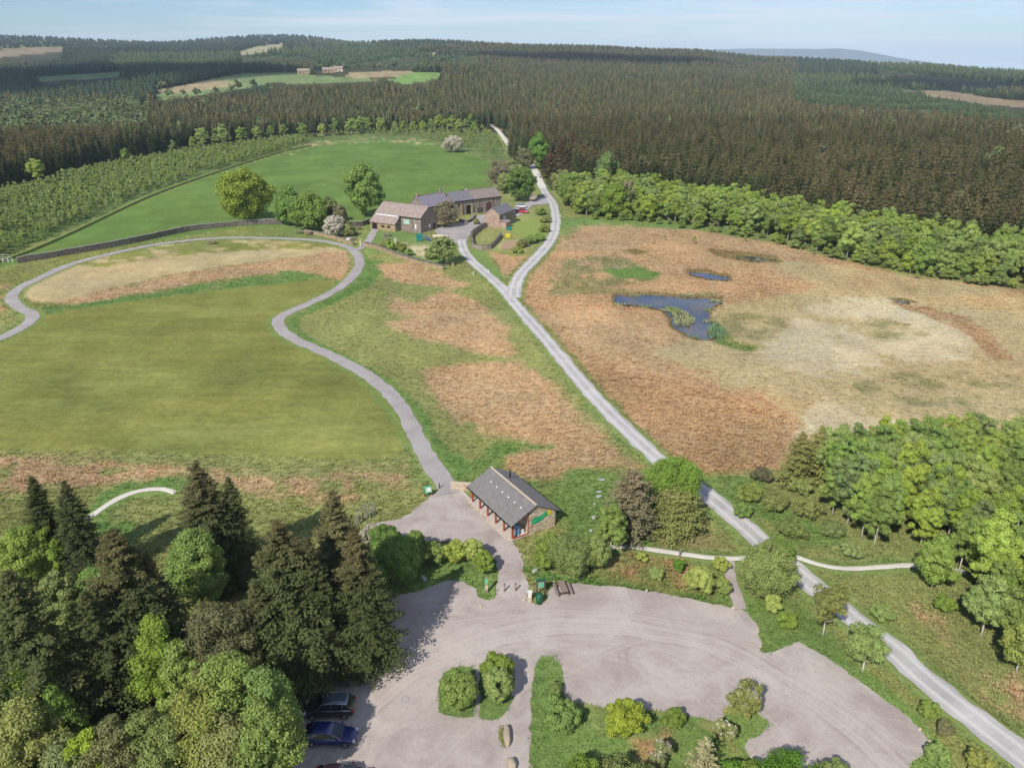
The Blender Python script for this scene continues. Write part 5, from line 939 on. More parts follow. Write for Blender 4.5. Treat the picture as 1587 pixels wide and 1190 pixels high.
# ------------------------------------------------------------------ building materials
def stone_mat(name, c1, c2, c3, sx=2.2, sz=5.0):
    t = NT(name); p = t.obj(); mp = t.scl(p, sx, sx, sz); v = t.n('ShaderNodeTexVoronoi'); t.put(v.inputs['Vector'], mp); v.inputs['Scale'].default_value = 1.0
    s = t.n('ShaderNodeSeparateColor'); t.put(s.inputs[0], v.outputs['Color']); e = t.n('ShaderNodeTexVoronoi', feature='DISTANCE_TO_EDGE'); t.put(e.inputs['Vector'], mp); e.inputs['Scale'].default_value = 1.0
    c = t.mix(s.outputs[0], c1, c2); c = t.mix(t.ramp(s.outputs[1], 0.6, 0.9), c, c3); c = t.mix(t.math('MULTIPLY', t.noise(0.7, 4, 0.6, p), 0.5), c, c1)
    mort = t.ramp(e.outputs[0], 0.0, 0.10); c = t.mix(mort, tuple(x * 0.5 for x in c1), c)
    return t.bsdf(c, 0.95, 0.15, normal=t.bump(mort, 0.5, 0.03))
def slate_mat(name, c1, c2, c3, sx=2.5, sy=3.2):
    """courses of slates in the roof's own coordinates, uneven colours"""
    t = NT(name); p = t.obj(); b = t.n('ShaderNodeTexBrick'); t.put(b.inputs['Vector'], t.scl(p, sx, sy, 1)); b.inputs['Scale'].default_value = 1.0; b.offset = 0.5
    b.inputs['Color1'].default_value = (*c1, 1); b.inputs['Color2'].default_value = (*c2, 1); b.inputs['Mortar'].default_value = (*tuple(x * 0.45 for x in c1), 1); b.inputs['Mortar Size'].default_value = 0.04; b.inputs['Brick Width'].default_value = 1.0; b.inputs['Row Height'].default_value = 1.0
    c = t.mix(t.ramp(t.noise(0.9, 5, 0.65, p), 0.42, 0.72), b.outputs[0], c3); c = t.mix(t.math('MULTIPLY', t.ramp(t.noise(5, 3, 0.6, p), 0.6, 0.8), 0.5), c, tuple(min(1, x * 1.6) for x in c3))
    return t.bsdf(c, 0.75, 0.3, normal=t.bump(b.outputs['Fac'], 0.35, 0.03))
M_stone = stone_mat('sandstone', C(214, 196, 170), C(236, 220, 196), C(186, 150, 122)); M_fstone = stone_mat('farm_stone', C(156, 144, 134), C(180, 168, 156), C(126, 114, 106), 1.4, 3.2)
M_fstone2 = stone_mat('pale_farm_stone', C(176, 156, 122), C(192, 174, 140), C(140, 120, 98), 1.4, 3.2); M_dry = stone_mat('dry_stone', C(120, 112, 104), C(156, 148, 136), C(92, 86, 80), 2.0, 4.0)
M_slate = slate_mat('slate', C(124, 120, 120), C(146, 141, 140), C(136, 130, 126), 3.2, 4.0); M_fslate = slate_mat('stone_slate', C(160, 142, 134), C(184, 168, 158), C(146, 130, 122), 1.6, 2.0)
M_pslate = slate_mat('purple_slate', C(132, 126, 140), C(150, 144, 158), C(142, 132, 140), 1.6, 2.0); M_bslate = slate_mat('blue_slate', C(116, 116, 124), C(134, 134, 142), C(124, 120, 124), 1.6, 2.0)
M_bslate2 = slate_mat('brown_slate', C(140, 126, 120), C(156, 142, 134), C(146, 134, 126), 1.6, 2.0)
M_ridge = plain('ridge_tile', C(206, 190, 166), 0.9, 0.2, scale=2); M_redwood = plain('red_timber', C(168, 84, 62), 0.7, 0.3, scale=4); M_wood = plain('weathered_wood', C(150, 132, 122), 0.9, 0.15, var=0.3, scale=5); M_dwood = plain('dark_wood', C(92, 78, 70), 0.85, 0.2, var=0.3, scale=5)
M_black = plain('black_metal', (0.012, 0.012, 0.014), 0.5, 0.4, var=0.05); M_white_p = plain('white_paint', C(232, 232, 228), 0.6, 0.3, var=0.06); M_dark = plain('dark_opening', (0.02, 0.018, 0.017), 0.9, 0.1); M_green_p = plain('green_panel', C(30, 168, 112), 0.7, 0.25, var=0.18, scale=2.5)
M_lgreen = plain('light_green_panel', C(110, 190, 150), 0.7, 0.25, scale=6, var=0.2); M_yel = plain('yellow_panel', C(226, 206, 60), 0.7, 0.25, scale=4); M_pyel = plain('pale_yellow_green', C(190, 200, 96), 0.7, 0.25); M_lblue = plain('light_blue_panel', C(120, 176, 206), 0.7, 0.3, scale=5)
M_teal = plain('teal_panel', C(30, 130, 122), 0.5, 0.35); M_blue = plain('blue_plastic', C(60, 92, 168), 0.35, 0.5); M_galv = plain('galvanised', C(168, 174, 178), 0.45, 0.5, 0.6); M_soil = plain('tilled_soil', C(176, 150, 122), 0.95, 0.1, var=0.2, scale=2); M_binG = plain('bin_green', C(24, 92, 62), 0.45, 0.5)
t = NT('glass_dark'); M_glass = t.bsdf((0.02, 0.025, 0.03), 0.05, 0.6); t = NT('mown_lawn'); wv = t.n('ShaderNodeTexWave'); wv.inputs['Scale'].default_value = 0.35; wv.inputs['Distortion'].default_value = 1.5; t.put(wv.inputs['Vector'], t.obj()); M_lawn = t.bsdf(t.mix(wv.outputs[0], C(132, 150, 74), C(152, 166, 90)), 0.95, 0.1, normal=t.bump(t.noise(3, 3, 0.6, t.obj()), 0.4, 0.1))
def frame(p, yaw):
    """local x along the building, local y to its back"""
    return p, yaw
def slab(e, name, x0, x1, ya, za, yb, zb, th, mat):
    """a roof plane from eave (ya, za) to ridge (yb, zb), built in its own tilted frame so its courses run level"""
    Ls = math.hypot(yb - ya, zb - za); ang = math.atan2(zb - za, yb - ya); b = MB(); b.bb(0, x1 - x0, 0, Ls, -th, 0)
    o = b.build(name, mat, e); o.location = (x0, ya, za)
    o.rotation_euler = (ang, 0, 0); return o
def gable(e, name, x, th, y0, y1, ze, ym, zr, mat, ze1=None):
    b = MB(); P = [(y0, -0.3), (y1, -0.3), (y1, ze1 or ze), (ym, zr), (y0, ze)]; n = 5; vs = [(x, a, c) for a, c in P] + [(x + th, a, c) for a, c in P]
    b.add(vs, [tuple(range(5)), tuple(range(9, 4, -1))] + [(i, (i + 1) % 5, 5 + (i + 1) % 5, 5 + i) for i in range(5)]); return b.build(name, mat, e)
def opening(e, name, x0, x1, y, z0, z1, fr, pane, d=-1, fw=0.09, axis='y', mull=0):
    """door or window: frame proud of the wall, pane just inside it as a sub-part"""
    b = MB()
    def bx(a0, a1, b0, b1, c0, c1): b.bb(*( (a0, a1, b0, b1) if axis == 'y' else (b0, b1, a0, a1)), c0, c1)
    lo, hi = sorted((y, y + d * 0.09)); bx(x0, x0 + fw, lo, hi, z0, z1); bx(x1 - fw, x1, lo, hi, z0, z1); bx(x0 + fw, x1 - fw, lo, hi, z1 - fw, z1); bx(x0 + fw, x1 - fw, lo, hi, z0, z0 + fw)
    for k in range(mull): xm = x0 + (x1 - x0) * (k + 1) / (mull + 1); bx(xm - 0.03, xm + 0.03, lo, hi, z0 + fw, z1 - fw)
    o = b.build(name, fr, e); b = MB(); lo, hi = sorted((y - d * 0.02, y + d * 0.035)); bx(x0 + fw, x1 - fw, lo, hi, z0 + fw, z1 - fw); b.build('pane' if name == 'window' else 'panel', pane, o); return o
# ------------------------------------------------------------------ the open stone shelter
def shelter():
    ux = Vector((0.52, -0.855, 0)); yaw = math.atan2(ux.y, ux.x); e = empty('shelter', (-5.22, 88.55, 0.05), yaw, 'open fronted stone shelter with a slate roof and red timber posts', 'shelter'); Lx = 10.3; Wd = 6.1; yi = 2.3
    b = MB(); b.bb(-0.6, Lx + 0.15, -0.35, yi, 0, 0.09); b.build('floor', M_pave, e); b = MB(); b.bb(-0.6, Lx + 0.2, -0.62, -0.36, 0, 0.07); b.build('kerb', M_stone, e)
    b = MB(); b.bb(0.3, Lx - 0.35, Wd - 0.4, Wd, -0.3, 2.35); b.build('back_wall', M_stone, e); b = MB(); b.bb(0.3, Lx - 0.35, yi, yi + 0.3, -0.3, 3.3); b.build('inner_wall', M_stone, e)
    ym = Wd / 2 + 0.05; zr = 4.0
    # gables stand behind the open bay
    for x in (0.0, Lx - 0.3):
        b = MB(); P = [(yi - 0.1, -0.3), (Wd, -0.3), (Wd, 2.35), (ym, zr - 0.1), (yi - 0.1, 2.35 + (zr - 2.4) * (yi - 0.1) / ym)]
        vs = [(x, a, c) for a, c in P] + [(x + 0.35, a, c) for a, c in P]; b.add(vs, [tuple(range(5)), tuple(range(9, 4, -1))] + [(i, (i + 1) % 5, 5 + (i + 1) % 5, 5 + i) for i in range(5)]); b.build('gable_wall', M_stone, e)
    for k in range(6):
        x = 0.12 + k * (Lx - 0.25) / 5; b = MB(); b.box((x, 0.0, 1.15), (0.2, 0.2, 2.2)); b.build('post', M_redwood, e)
    b = MB(); b.bb(-0.05, Lx + 0.1, -0.09, 0.09, 2.25, 2.42); b.build('eaves_beam', M_redwood, e)
    f = MB(); f.bb(Lx - 0.05, Lx + 0.07, 0.12, yi - 0.12, 0.09, 0.25); f.bb(Lx - 0.04, Lx + 0.06, yi - 0.22, yi - 0.12, 0.25, 3.3); f.bb(Lx - 0.05, Lx + 0.07, 0.05, 0.12, 0.09, 2.24)
    a = math.atan2(zr - 2.4, ym); f.box((Lx + 0.01, (yi) / 2, 2.4 + (yi / 2) * math.tan(a) - 0.12), (0.12, yi / math.cos(a), 0.14), 0, a); sf = f.build('side_frame', M_redwood, e)
    sl = 0.5; dz = sl * math.tan(a)
    slab(e, 'roof', -0.45, Lx + 0.35, -sl, 2.5 - dz, ym, zr + 0.1, 0.12, M_slate)
    o = slab(e, 'roof', -0.45, Lx + 0.35, Wd - ym + 0.0, 0, 0, 0, 0.12, M_slate); bpy.data.objects.remove(o)
    Ls = math.hypot(Wd + sl - ym, zr + 0.1 - (2.5 - dz)); b = MB(); b.bb(0, Lx + 0.8, -Ls, 0, -0.12, 0); o = b.build('roof', M_slate, e); o.location = (-0.45, ym, zr + 0.1); o.rotation_euler = (-a, 0, 0)
    o.rotation_euler = (math.atan2(zr + 0.1 - (2.5 - dz), -(Wd + sl - ym)) - math.pi, 0, 0) if False else (-a, 0, 0); o.data.transform(__import__('mathutils').Matrix.Translation((0, Ls, 0)))
    b = MB(); b.bb(-0.47, Lx + 0.37, ym - 0.13, ym + 0.13, zr + 0.07, zr + 0.17); b.build('ridge', M_ridge, e, 0.03)
    b = MB(); b.tube([(2.2, ym + 1.4, 3.1), (2.2, ym + 1.4, 4.55)], 0.11, 10); b.build('flue', M_black, e)
    b = MB(); b.bb(-0.45, Lx + 0.35, -sl - 0.12, -sl - 0.0, 2.5 - dz - 0.16, 2.5 - dz - 0.06); b.build('gutter', M_black, e)
    for k in range(6):
        u = 0.62; yy = -sl + (ym + sl) * u; z = 2.5 - dz + (yy + sl) * math.tan(a); b = MB(); b.box((2.0 + k * 1.45, yy, z + 0.03), (0.22, 0.16, 0.08), 0, a); b.build('roof_vent', M_white_p, e)
    # displays inside and the banner of slate green and yellow on the gable
    for x0, x1, mat in ((6.6, 7.5, M_pyel), (7.9, 8.7, M_white_p), (4.6, 5.6, M_wood)):
        b = MB(); b.bb(x0, x1, yi - 0.08, yi - 0.01, 0.9, 2.0); b.build('display_panel', mat, e)
    for x0 in (1.2, 3.2): opening(e, 'door', x0, x0 + 1.0, yi, 0.1, 2.15, M_redwood, M_dwood)
    b = MB(); b.bb(Lx - 1.1, Lx - 0.35, 0.7, 1.1, 0.09, 1.5); b.build('leaflet_stand', M_lblue, e); b = MB(); b.bb(Lx - 1.6, Lx - 0.5, 1.5, 1.9, 0.09, 0.55); b.build('bench', M_white_p, e)
    g = MB(); X = Lx + 0.075; pts = []
    n = 13; top = []; bot = []
    for i in range(n):
        u = i / (n - 1); y = 2.65 + 2.35 * u; zc = 1.55 + 0.62 * u + 0.08 * math.sin(u * 9); hh = 0.46 - 0.16 * u; top.append((y, zc + hh)); bot.append((y, zc - hh + 0.05 * math.sin(u * 17)))
    P = top + bot[::-1]; vs = [(X, y, z) for y, z in P] + [(X - 0.05, y, z) for y, z in P]; m = len(P)
    fs = [(i, i + 1, m - 2 - i, m - 1 - i) for i in range(n - 1)] + [(m + i, m + m - 1 - i, m + m - 2 - i, m + i + 1) for i in range(n - 1)] + [(i, m + i, m + (i + 1) % m, (i + 1) % m) for i in range(m)]
    g.add(vs, fs); banner = g.build('emblem', M_green_p, e)
    for q in (0.33, 0.66):
        s_ = MB(); s_.tube([(X + 0.006, 2.75 + 2.1 * u, 1.57 + 0.6 * u + 0.08 * math.sin(u * 9) + (q - 0.5) * 0.35) for u in np.linspace(0, 1, 9)], 0.016, 5); s_.build('stripe', M_lgreen, banner)
    st_ = []
    for i in range(12): r = 0.52 if i % 2 == 0 else 0.3; st_.append((5.2 + r * 0.8 * math.cos(i * math.pi / 6), 2.28 + r * math.sin(i * math.pi / 6)))
    b = MB(); vs = [(X + 0.008, y, z) for y, z in st_] + [(X - 0.04, y, z) for y, z in st_]; b.add(vs, [tuple(range(12)), tuple(range(23, 11, -1))] + [(i, 12 + i, 12 + (i + 1) % 12, (i + 1) % 12) for i in range(12)]); b.build('sunburst', M_yel, e)
    b = MB(); b.bb(X - 0.05, X + 0.0, 2.55, 2.85, 0.9, 1.25); b.build('notice', plain('red_notice', C(200, 120, 110), 0.7), e)
shelter()
x, y = at(711, 760); e = empty('stone_wall', (x, y, 0), math.radians(-7), 'low pale stone wall behind the far end of the shelter', 'wall'); b = MB(); b.bb(-1.1, 1.7, 0, 0.5, -0.2, 0.95); b.build('masonry', M_stone, e); b = MB(); b.bb(-1.15, 1.75, -0.06, 0.56, 0.952, 1.06); b.build('coping', M_ridge, e, 0.02)
# ------------------------------------------------------------------ farm buildings
def house(name, label, loc, yaw, Lx, Wd, ze, zr, wallm, roofm, cat='barn', over=0.35):
    e = empty(name, (loc[0], loc[1], 0), yaw, label, cat); b = MB(); b.bb(0.4, Lx - 0.4, 0, 0.45, -0.3, ze); b.build('front_wall', wallm, e); b = MB(); b.bb(0.4, Lx - 0.4, Wd - 0.45, Wd, -0.3, ze); b.build('back_wall', wallm, e)
    gable(e, 'gable_wall', 0, 0.45, 0.003, Wd - 0.003, ze, Wd / 2, zr, wallm); gable(e, 'gable_wall', Lx - 0.45, 0.45, 0.003, Wd - 0.003, ze, Wd / 2, zr, wallm)
    a = math.atan2(zr - ze, Wd / 2); s = over; slab(e, 'roof', -0.15, Lx + 0.15, -s, ze + 0.12 - s * math.tan(a), Wd / 2, zr + 0.12, 0.14, roofm)
    Ls = math.hypot(Wd / 2 + s, (Wd / 2 + s) * math.tan(a)); b = MB(); b.bb(0, Lx + 0.3, 0, Ls, -0.14, 0); o = b.build('roof', roofm, e); o.location = (-0.15, Wd / 2, zr + 0.12); o.rotation_euler = (-a, 0, 0)
    b = MB(); b.bb(-0.17, Lx + 0.17, Wd / 2 - 0.18, Wd / 2 + 0.18, zr + 0.08, zr + 0.2); b.build('ridge', M_ridge if wallm is M_fstone2 else roofm, e, 0.04)
    b = MB(); b.bb(-0.1, Lx + 0.1, -s - 0.15, -s - 0.0, ze - s * math.tan(a) - 0.12, ze - s * math.tan(a) + 0.02); b.build('gutter', M_black, e); return e
def chimney(e, x, y, z0, z1, mat, w=0.8):
    b = MB(); b.bb(x - w / 2, x + w / 2, y - w * 0.4, y + w * 0.4, z0, z1); c = b.build('chimney', mat, e); b = MB(); b.bb(x - w / 2 - 0.06, x + w / 2 + 0.06, y - w * 0.46, y + w * 0.46, z1, z1 + 0.12); b.build('chimney_cap', M_ridge, c)
    b = MB(); b.tube([(x, y, z1 + 0.12), (x, y, z1 + 0.55)], 0.14, 8); b.build('chimney_pot', M_dark, c)
ya = math.atan2(-0.522, 0.853)
eA = house('barn', 'front barn with a brown stone slate roof, lean-to and glazed entrance', (-46.6, 267.9), ya, 19.3, 9.0, 5.0, 8.0, M_fstone, M_fslate)
# lean-to
b = MB(); b.bb(0.003, 10.8, -3.0, -2.6, -0.3, 2.6); b.build('lean_to_wall', M_fstone2, eA)
for x in (0.0, 10.45):
    b = MB(); P = [(-2.6, -0.3), (-0.003, -0.3), (-0.003, 4.55), (-2.6, 2.7)]; vs = [(x, a, c) for a, c in P] + [(x + 0.35, a, c) for a, c in P]; b.add(vs, [(0, 1, 2, 3), (7, 6, 5, 4)] + [(i, (i + 1) % 4, 4 + (i + 1) % 4, 4 + i) for i in range(4)]); b.build('lean_to_wall', M_fstone, eA)
slab(eA, 'lean_to_roof', -0.15, 10.9, -3.35, 2.42, -0.32, 4.72, 0.12, M_fslate); b = MB(); b.box((5.3, -0.55, 4.68), (9.6, 0.5, 0.05), 0, math.atan2(2.3, 3.0)); b.build('flashing', M_white_p, eA)
opening(eA, 'doorway', 0.8, 3.0, -3.0, 0.0, 2.1, M_dwood, M_dark); opening(eA, 'window', 4.9, 6.2, -3.0, 1.0, 1.7, M_dwood, M_glass, mull=1); opening(eA, 'window', 7.4, 8.7, -3.0, 1.0, 1.7, M_dwood, M_glass, mull=1)
opening(eA, 'glazed_door', 12.0, 15.0, 0, 0.0, 4.4, M_wood, M_wood, mull=2); b = MB(); b.bb(12.2, 14.7, -0.16, -0.1, 2.4, 3.9); b.build('sign_panel', plain('pale_green_glass', C(176, 210, 194), 0.25, 0.5), eA)
b = MB(); b.bb(16.9, 17.5, -0.13, -0.003, 1.2, 2.6); b.build('notice_board', M_white_p, eA); opening(eA, 'door', 19.3 - 0.02, 19.3, 0, 0, 0.01, M_wood, M_dwood) if False else None
opening(eA, 'door', 6.6, 7.6, 19.3, 0, 2.1, M_dwood, M_dark, d=1, axis='x'); b = MB(); b.bb(19.303, 19.36, 4.4, 5.2, 1.1, 2.2); b.build('notice_board', M_white_p, eA)
for x in (11.0, 15.9): b = MB(); b.tube([(x, -0.07, 0.1), (x, -0.07, 4.8)], 0.06, 6); b.build('drainpipe', M_black, eA)
eF = house('farmhouse', 'farmhouse with a purple slate roof and two chimneys between the two barns', (-30.6, 276.4), math.radians(48), 12.6, 8.6, 5.2, 8.4, M_fstone, M_pslate, 'farmhouse')
chimney(eF, 0.6, 4.3, 7.9, 9.4, M_fstone2); chimney(eF, 11.9, 4.3, 7.9, 9.6, M_fstone)
for x in (3.2, 6.6): opening(eF, 'window', x, x + 1.1, 0, 3.2, 4.5, M_white_p, M_glass, mull=1)
opening(eF, 'window', 4.4, 5.5, 0, 1.0, 2.2, M_white_p, M_glass, mull=1); opening(eF, 'door', 2.0, 3.0, 0, 0.0, 2.1, M_white_p, M_dwood)
b = MB(); b.bb(6.8, 11.0, -3.2, -0.003, -0.3, 2.5); b.build('porch_wall', M_fstone2, eF); slab(eF, 'porch_roof', 6.6, 11.2, -3.5, 2.45, -0.02, 3.6, 0.12, M_pslate); opening(eF, 'window', 8.2, 9.4, -3.2, 0.9, 1.9, M_wood, M_glass, mull=1)
b = MB(); b.bb(1.2, 4.2, -1.4, -1.25, 0, 0.9); b.build('railing', M_white_p, eF)
eB = house('long_barn', 'long barn with a blue then brown slate roof at the right of the farm', (-21.5, 287.4), math.radians(36), 21.5, 8.4, 5.4, 8.0, M_fstone, M_bslate2)
b = MB(); b.bb(0, 9.2, 0, math.hypot(4.55, 4.55 * 0.619), 0.004, 0.035); o = b.build('slate_patch', M_bslate, eB); o.location = (-0.16, -0.35, 5.4 + 0.12 - 0.35 * 2.6 / 4.2); o.rotation_euler = (math.atan2(2.6, 4.2), 0, 0)
opening(eB, 'barn_door', 5.6, 7.6, 0, 0, 3.4, M_dwood, M_dark); opening(eB, 'barn_door', 14.6, 17.0, 0, 0, 3.6, M_dwood, plain('red_brown_door', C(96, 62, 56), 0.8), mull=1); opening(eB, 'door', 10.6, 11.4, 0, 0, 2.1, M_wood, M_dark); opening(eB, 'door', 12.0, 12.9, 0, 0, 2.1, M_wood, M_dark)
opening(eB, 'window', 2.0, 2.9, 0, 3.2, 4.4, M_wood, M_glass); opening(eB, 'window', 19.3, 19.9, 0, 3.8, 4.4, M_wood, M_glass); opening(eB, 'window', 18.3, 18.7, 0, 1.2, 2.2, M_wood, M_dark)
for x in (4.0, 8.6, 11.7, 17.9): b = MB(); b.tube([(x, -0.07, 0.1), (x, -0.07, 5.2)], 0.06, 6); b.build('drainpipe', M_black, eB)
for x in (3.6, 8.2): b = MB(); b.bb(x - .5, x + .2, -0.5, -0.003, -0.3, 3.9); b.build('buttress', M_fstone2, eB)
chimney(eB, 8.3, 4.2, 7.9, 8.8, M_white_p, 0.35)
x0, y0 = -9.3, 268.5; ys = math.atan2(-2.4, 4.95); eS = empty('small_barn', (x0, y0, 0), ys, 'small tall stone barn with its pink stone gable facing the track', 'barn')
# local x across the gable, y along the ridge
def gable_y(e, name, y, th, w, ze, zr, mat): b = MB(); P = [(0, -0.3), (w, -0.3), (w, ze), (w / 2, zr), (0, ze)]; vs = [(a, y, c) for a, c in P] + [(a, y + th, c) for a, c in P]; b.add(vs, [tuple(range(5)), tuple(range(9, 4, -1))] + [(i, (i + 1) % 5, 5 + (i + 1) % 5, 5 + i) for i in range(5)]); return b.build(name, mat, e)
Mp = stone_mat('pink_stone', C(188, 160, 144), C(206, 180, 162), C(160, 132, 118), 1.4, 3.2); gable_y(eS, 'gable_wall', 0, 0.4, 5.6, 4.6, 6.6, Mp); gable_y(eS, 'gable_wall', 10.6, 0.4, 5.6, 4.6, 6.6, Mp)
for x in (0.003, 5.197): b = MB(); b.bb(x, x + 0.4, 0.4, 10.6, -0.3, 4.6); b.build('side_wall', M_fstone, eS)
a = math.atan2(2.0, 2.8)
for sgn, xx in ((1, 0), (-1, 5.6)):
    Ls = 3.1 / math.cos(a); b = MB(); b.bb(0, Ls, -0.2, 11.2, -0.12, 0) if sgn == 1 else b.bb(-Ls, 0, -0.2, 11.2, -0.12, 0); o = b.build('roof', M_bslate, eS); o.location = (2.8 - sgn * 3.1, 0, 6.72 - 3.1 * math.tan(a)); o.rotation_euler = (0, -a * sgn, 0)
opening(eS, 'window', 3.0, 4.2, 5.6, 2.2, 3.4, M_white_p, M_white_p, d=1, axis='x'); b = MB(); b.bb(5.603, 8.0, 0.2, 3.6, -0.3, 2.0); b.build('side_shed', Mp, eS); b = MB(); b.box((6.85, 1.9, 2.25), (2.7, 3.9, 0.12), 0, 0, math.atan2(0.5, 2.4)); b.build('side_shed_roof', M_fslate, eS)
# ------------------------------------------------------------------ walls, fences, gates
def wall_line(name, pts, h, w, mat, label, cop=True, group=None):
    P = spline([at(*p) for p in pts], 1.5); b = MB(); c = MB(); g = random.Random(len(P))
    for i in range(len(P) - 1):
        (xa, ya_), (xb, yb) = P[i], P[i + 1]; l = math.hypot(xb - xa, yb - ya_); hh = h * g.uniform(0.92, 1.05); rz = math.atan2(yb - ya_, xb - xa); z = float(terrain(xa, ya_))
        b.box(((xa + xb) / 2, (ya_ + yb) / 2, z + hh / 2 - 0.15), (l + 0.05, w * g.uniform(0.94, 1.04), hh + 0.3), rz)
        if cop: c.box(((xa + xb) / 2, (ya_ + yb) / 2, z + hh + 0.09), (l * 0.97, w * 1.12, 0.17), rz + g.uniform(-.02, .02), g.uniform(-.04, .04))
    e = empty(name, (P[0][0], P[0][1], float(terrain(*P[0]))), 0, label, 'wall', group); o = b.build('masonry', mat, e); o.location = [-q for q in e.location]
    if cop: o = c.build('coping', M_dry if mat is not M_dry else plain('coping_stone', C(150, 146, 136), 0.95, scale=2), e); o.location = [-q for q in e.location]
    return e
wall_line('stone_wall', [(28, 408), (100, 396), (200, 378), (285, 360), (340, 353), (385, 349), (440, 347)], 1.7, 0.7, M_dry, 'long dark drystone wall between the green field and the curving path')
wall_line('stone_wall', [(548, 352), (562, 350), (576, 346)], 1.6, 0.6, M_dry, 'short stone wall joining the left end of the front barn')
wall_line('stone_wall', [(472, 361), (500, 366), (530, 374), (548, 380)], 1.1, 0.6, M_fstone2, 'pale garden wall from the joined trees to the path junction')
wall_line('stone_wall', [(566, 382), (590, 388), (620, 400), (655, 411), (688, 418)], 1.2, 0.8, M_fstone2, 'curved pale garden wall below the playground')
wall_line('stone_wall', [(733, 384), (731, 368), (742, 358), (753, 352)], 1.5, 0.6, M_fstone, 'wall of the walled pen on its track side'); wall_line('stone_wall', [(733, 385), (748, 387), (760, 386)], 1.2, 0.6, M_fstone, 'tumbled lower wall of the pen'); wall_line('stone_wall', [(760, 386), (772, 374), (776, 366)], 1.2, 0.5, M_fstone, 'wall of the pen beside the vegetable bed')
wall_line('stone_wall', [(712, 343), (724, 346), (733, 341), (735, 335)], 1.0, 0.5, M_dry, 'curved retaining wall of the little green in front of the long barn')
wall_line('field_bank', [(-40, 418), (20, 400), (100, 367), (240, 302), (350, 263), (430, 238), (482, 226)], 0.7, 0.9, plain('turf_bank', C(136, 146, 84), 0.95, 0.1, scale=1), 'low turf bank dividing the green field from the young plantation', False)
def post_rail(name, pts, h, label, rails=2, sp=2.4, mat=None, cat='fence'):
    P = spline([at(*p) for p in pts], sp); mat = mat or M_wood; e = empty(name, (P[0][0], P[0][1], float(terrain(*P[0]))), 0, label, cat)
    for (x, y) in P[:60]:
        b = MB(); z = float(terrain(x, y)); b.box((x, y, z + h / 2), (0.12, 0.12, h + 0.1)); o = b.build('post', mat, e); o.location = [-q for q in e.location]
    b = MB()
    for i in range(len(P) - 1):
        for k in range(rails): z = h * (0.45 + 0.42 * k); za = float(terrain(*P[i])); zb = float(terrain(*P[i + 1])); b.tube([(P[i][0], P[i][1], za + z), (P[i + 1][0], P[i + 1][1], zb + z)], 0.045, 4)
    o = b.build('rail', mat, e); o.location = [-q for q in e.location]; return e
post_rail('field_gate', [(-20, 406), (5, 407), (20, 407)], 1.3, 'pale wooden field gate at the left end of the drystone wall', 4, 2.2, M_white_p, 'gate')
post_rail('fence', [(631, 361), (655, 369), (668, 372), (690, 376)], 1.0, 'low wooden fence in front of the front barn gable'); post_rail('fence', [(690, 412), (712, 400), (735, 424)], 1.0, 'post fence along the track below the leaning tree', 1)
post_rail('metal_gate', [(553, 815), (563, 806), (574, 801), (582, 796)], 1.15, 'grey metal gate at the edge of the wood beside the paving', 4, 1.1, M_galv, 'gate'); post_rail('fence', [(780, 300), (770, 318), (830, 300)], 0.9, 'thin fence on the bank behind the farm parking', 1) if False else None
for px, py, lab in [(757, 424, 'white marker post on the grass by the track junction'), (734, 427, 'white marker post left of the track below the farm'), (702, 413, 'pale marker post beside the leaning tree'), (1053, 863, 'small wooden marker post beside the stone path')]:
    x, y = at(px, py); e = empty('marker_post', (x, y, 0), 0, lab, 'post'); b = MB(); b.box((0, 0, 0.55), (0.14, 0.14, 1.15)); b.build('shaft', M_white_p if px < 1000 else M_wood, e); b = MB(); b.box((0, 0, 1.16), (0.18, 0.18, 0.06)); b.build('cap', M_wood, e)
# ------------------------------------------------------------------ signs, bollards, bin, benches, slabs
x, y = at(664, 768); e = empty('information_board', (x, y, 0), math.radians(18), 'pale green information board on the verge where the footpath meets the paving', 'board'); 
for s in (-.5, .5): b = MB(); b.box((s, 0, 0.6), (0.1, 0.1, 1.3)); b.build('leg', M_dwood, e)
b = MB(); b.box((0, -0.06, 1.0), (1.0, 0.06, 1.0), 0, -0.12); p_ = b.build('board', M_lgreen, e); b = MB(); b.box((0.05, -0.12, 1.02), (0.62, 0.02, 0.6), 0, -0.12); b.build('map_panel', M_white_p, p_); b = MB(); b.box((0, -0.13, 1.42), (0.8, 0.02, 0.08), 0, -0.12); b.build('heading_strip', M_green_p, p_)
x, y = at(681, 757); e = empty('bollard', (x, y, 0), 0, 'short dark bollard at the mouth of the footpath', 'bollard'); b = MB(); b.tube([(0, 0, -0.1), (0, 0, 0.85)], 0.09, 10); b.build('shaft', M_dwood, e); b = MB(); b.tube([(0, 0, 0.85), (0, 0, 0.93)], [0.1, 0.05], 10); b.build('cap', M_wood, e)
for px, py, lab in [(782, 916, 'left of the two wooden bollards between plaza and car park'), (799, 915, 'right of the two wooden bollards between plaza and car park')]:
    x, y = at(px, py); e = empty('bollard', (x, y, 0), 0, lab, 'bollard', 'wooden bollards closing the plaza'); b = MB(); b.tube([(0, 0, -0.1), (0, 0, 0.92)], 0.1, 12); b.build('shaft', M_wood, e); b = MB(); b.tube([(0, 0, 0.92), (0, 0, 1.0)], [0.11, 0.06], 12); b.build('cap', M_dwood, e)
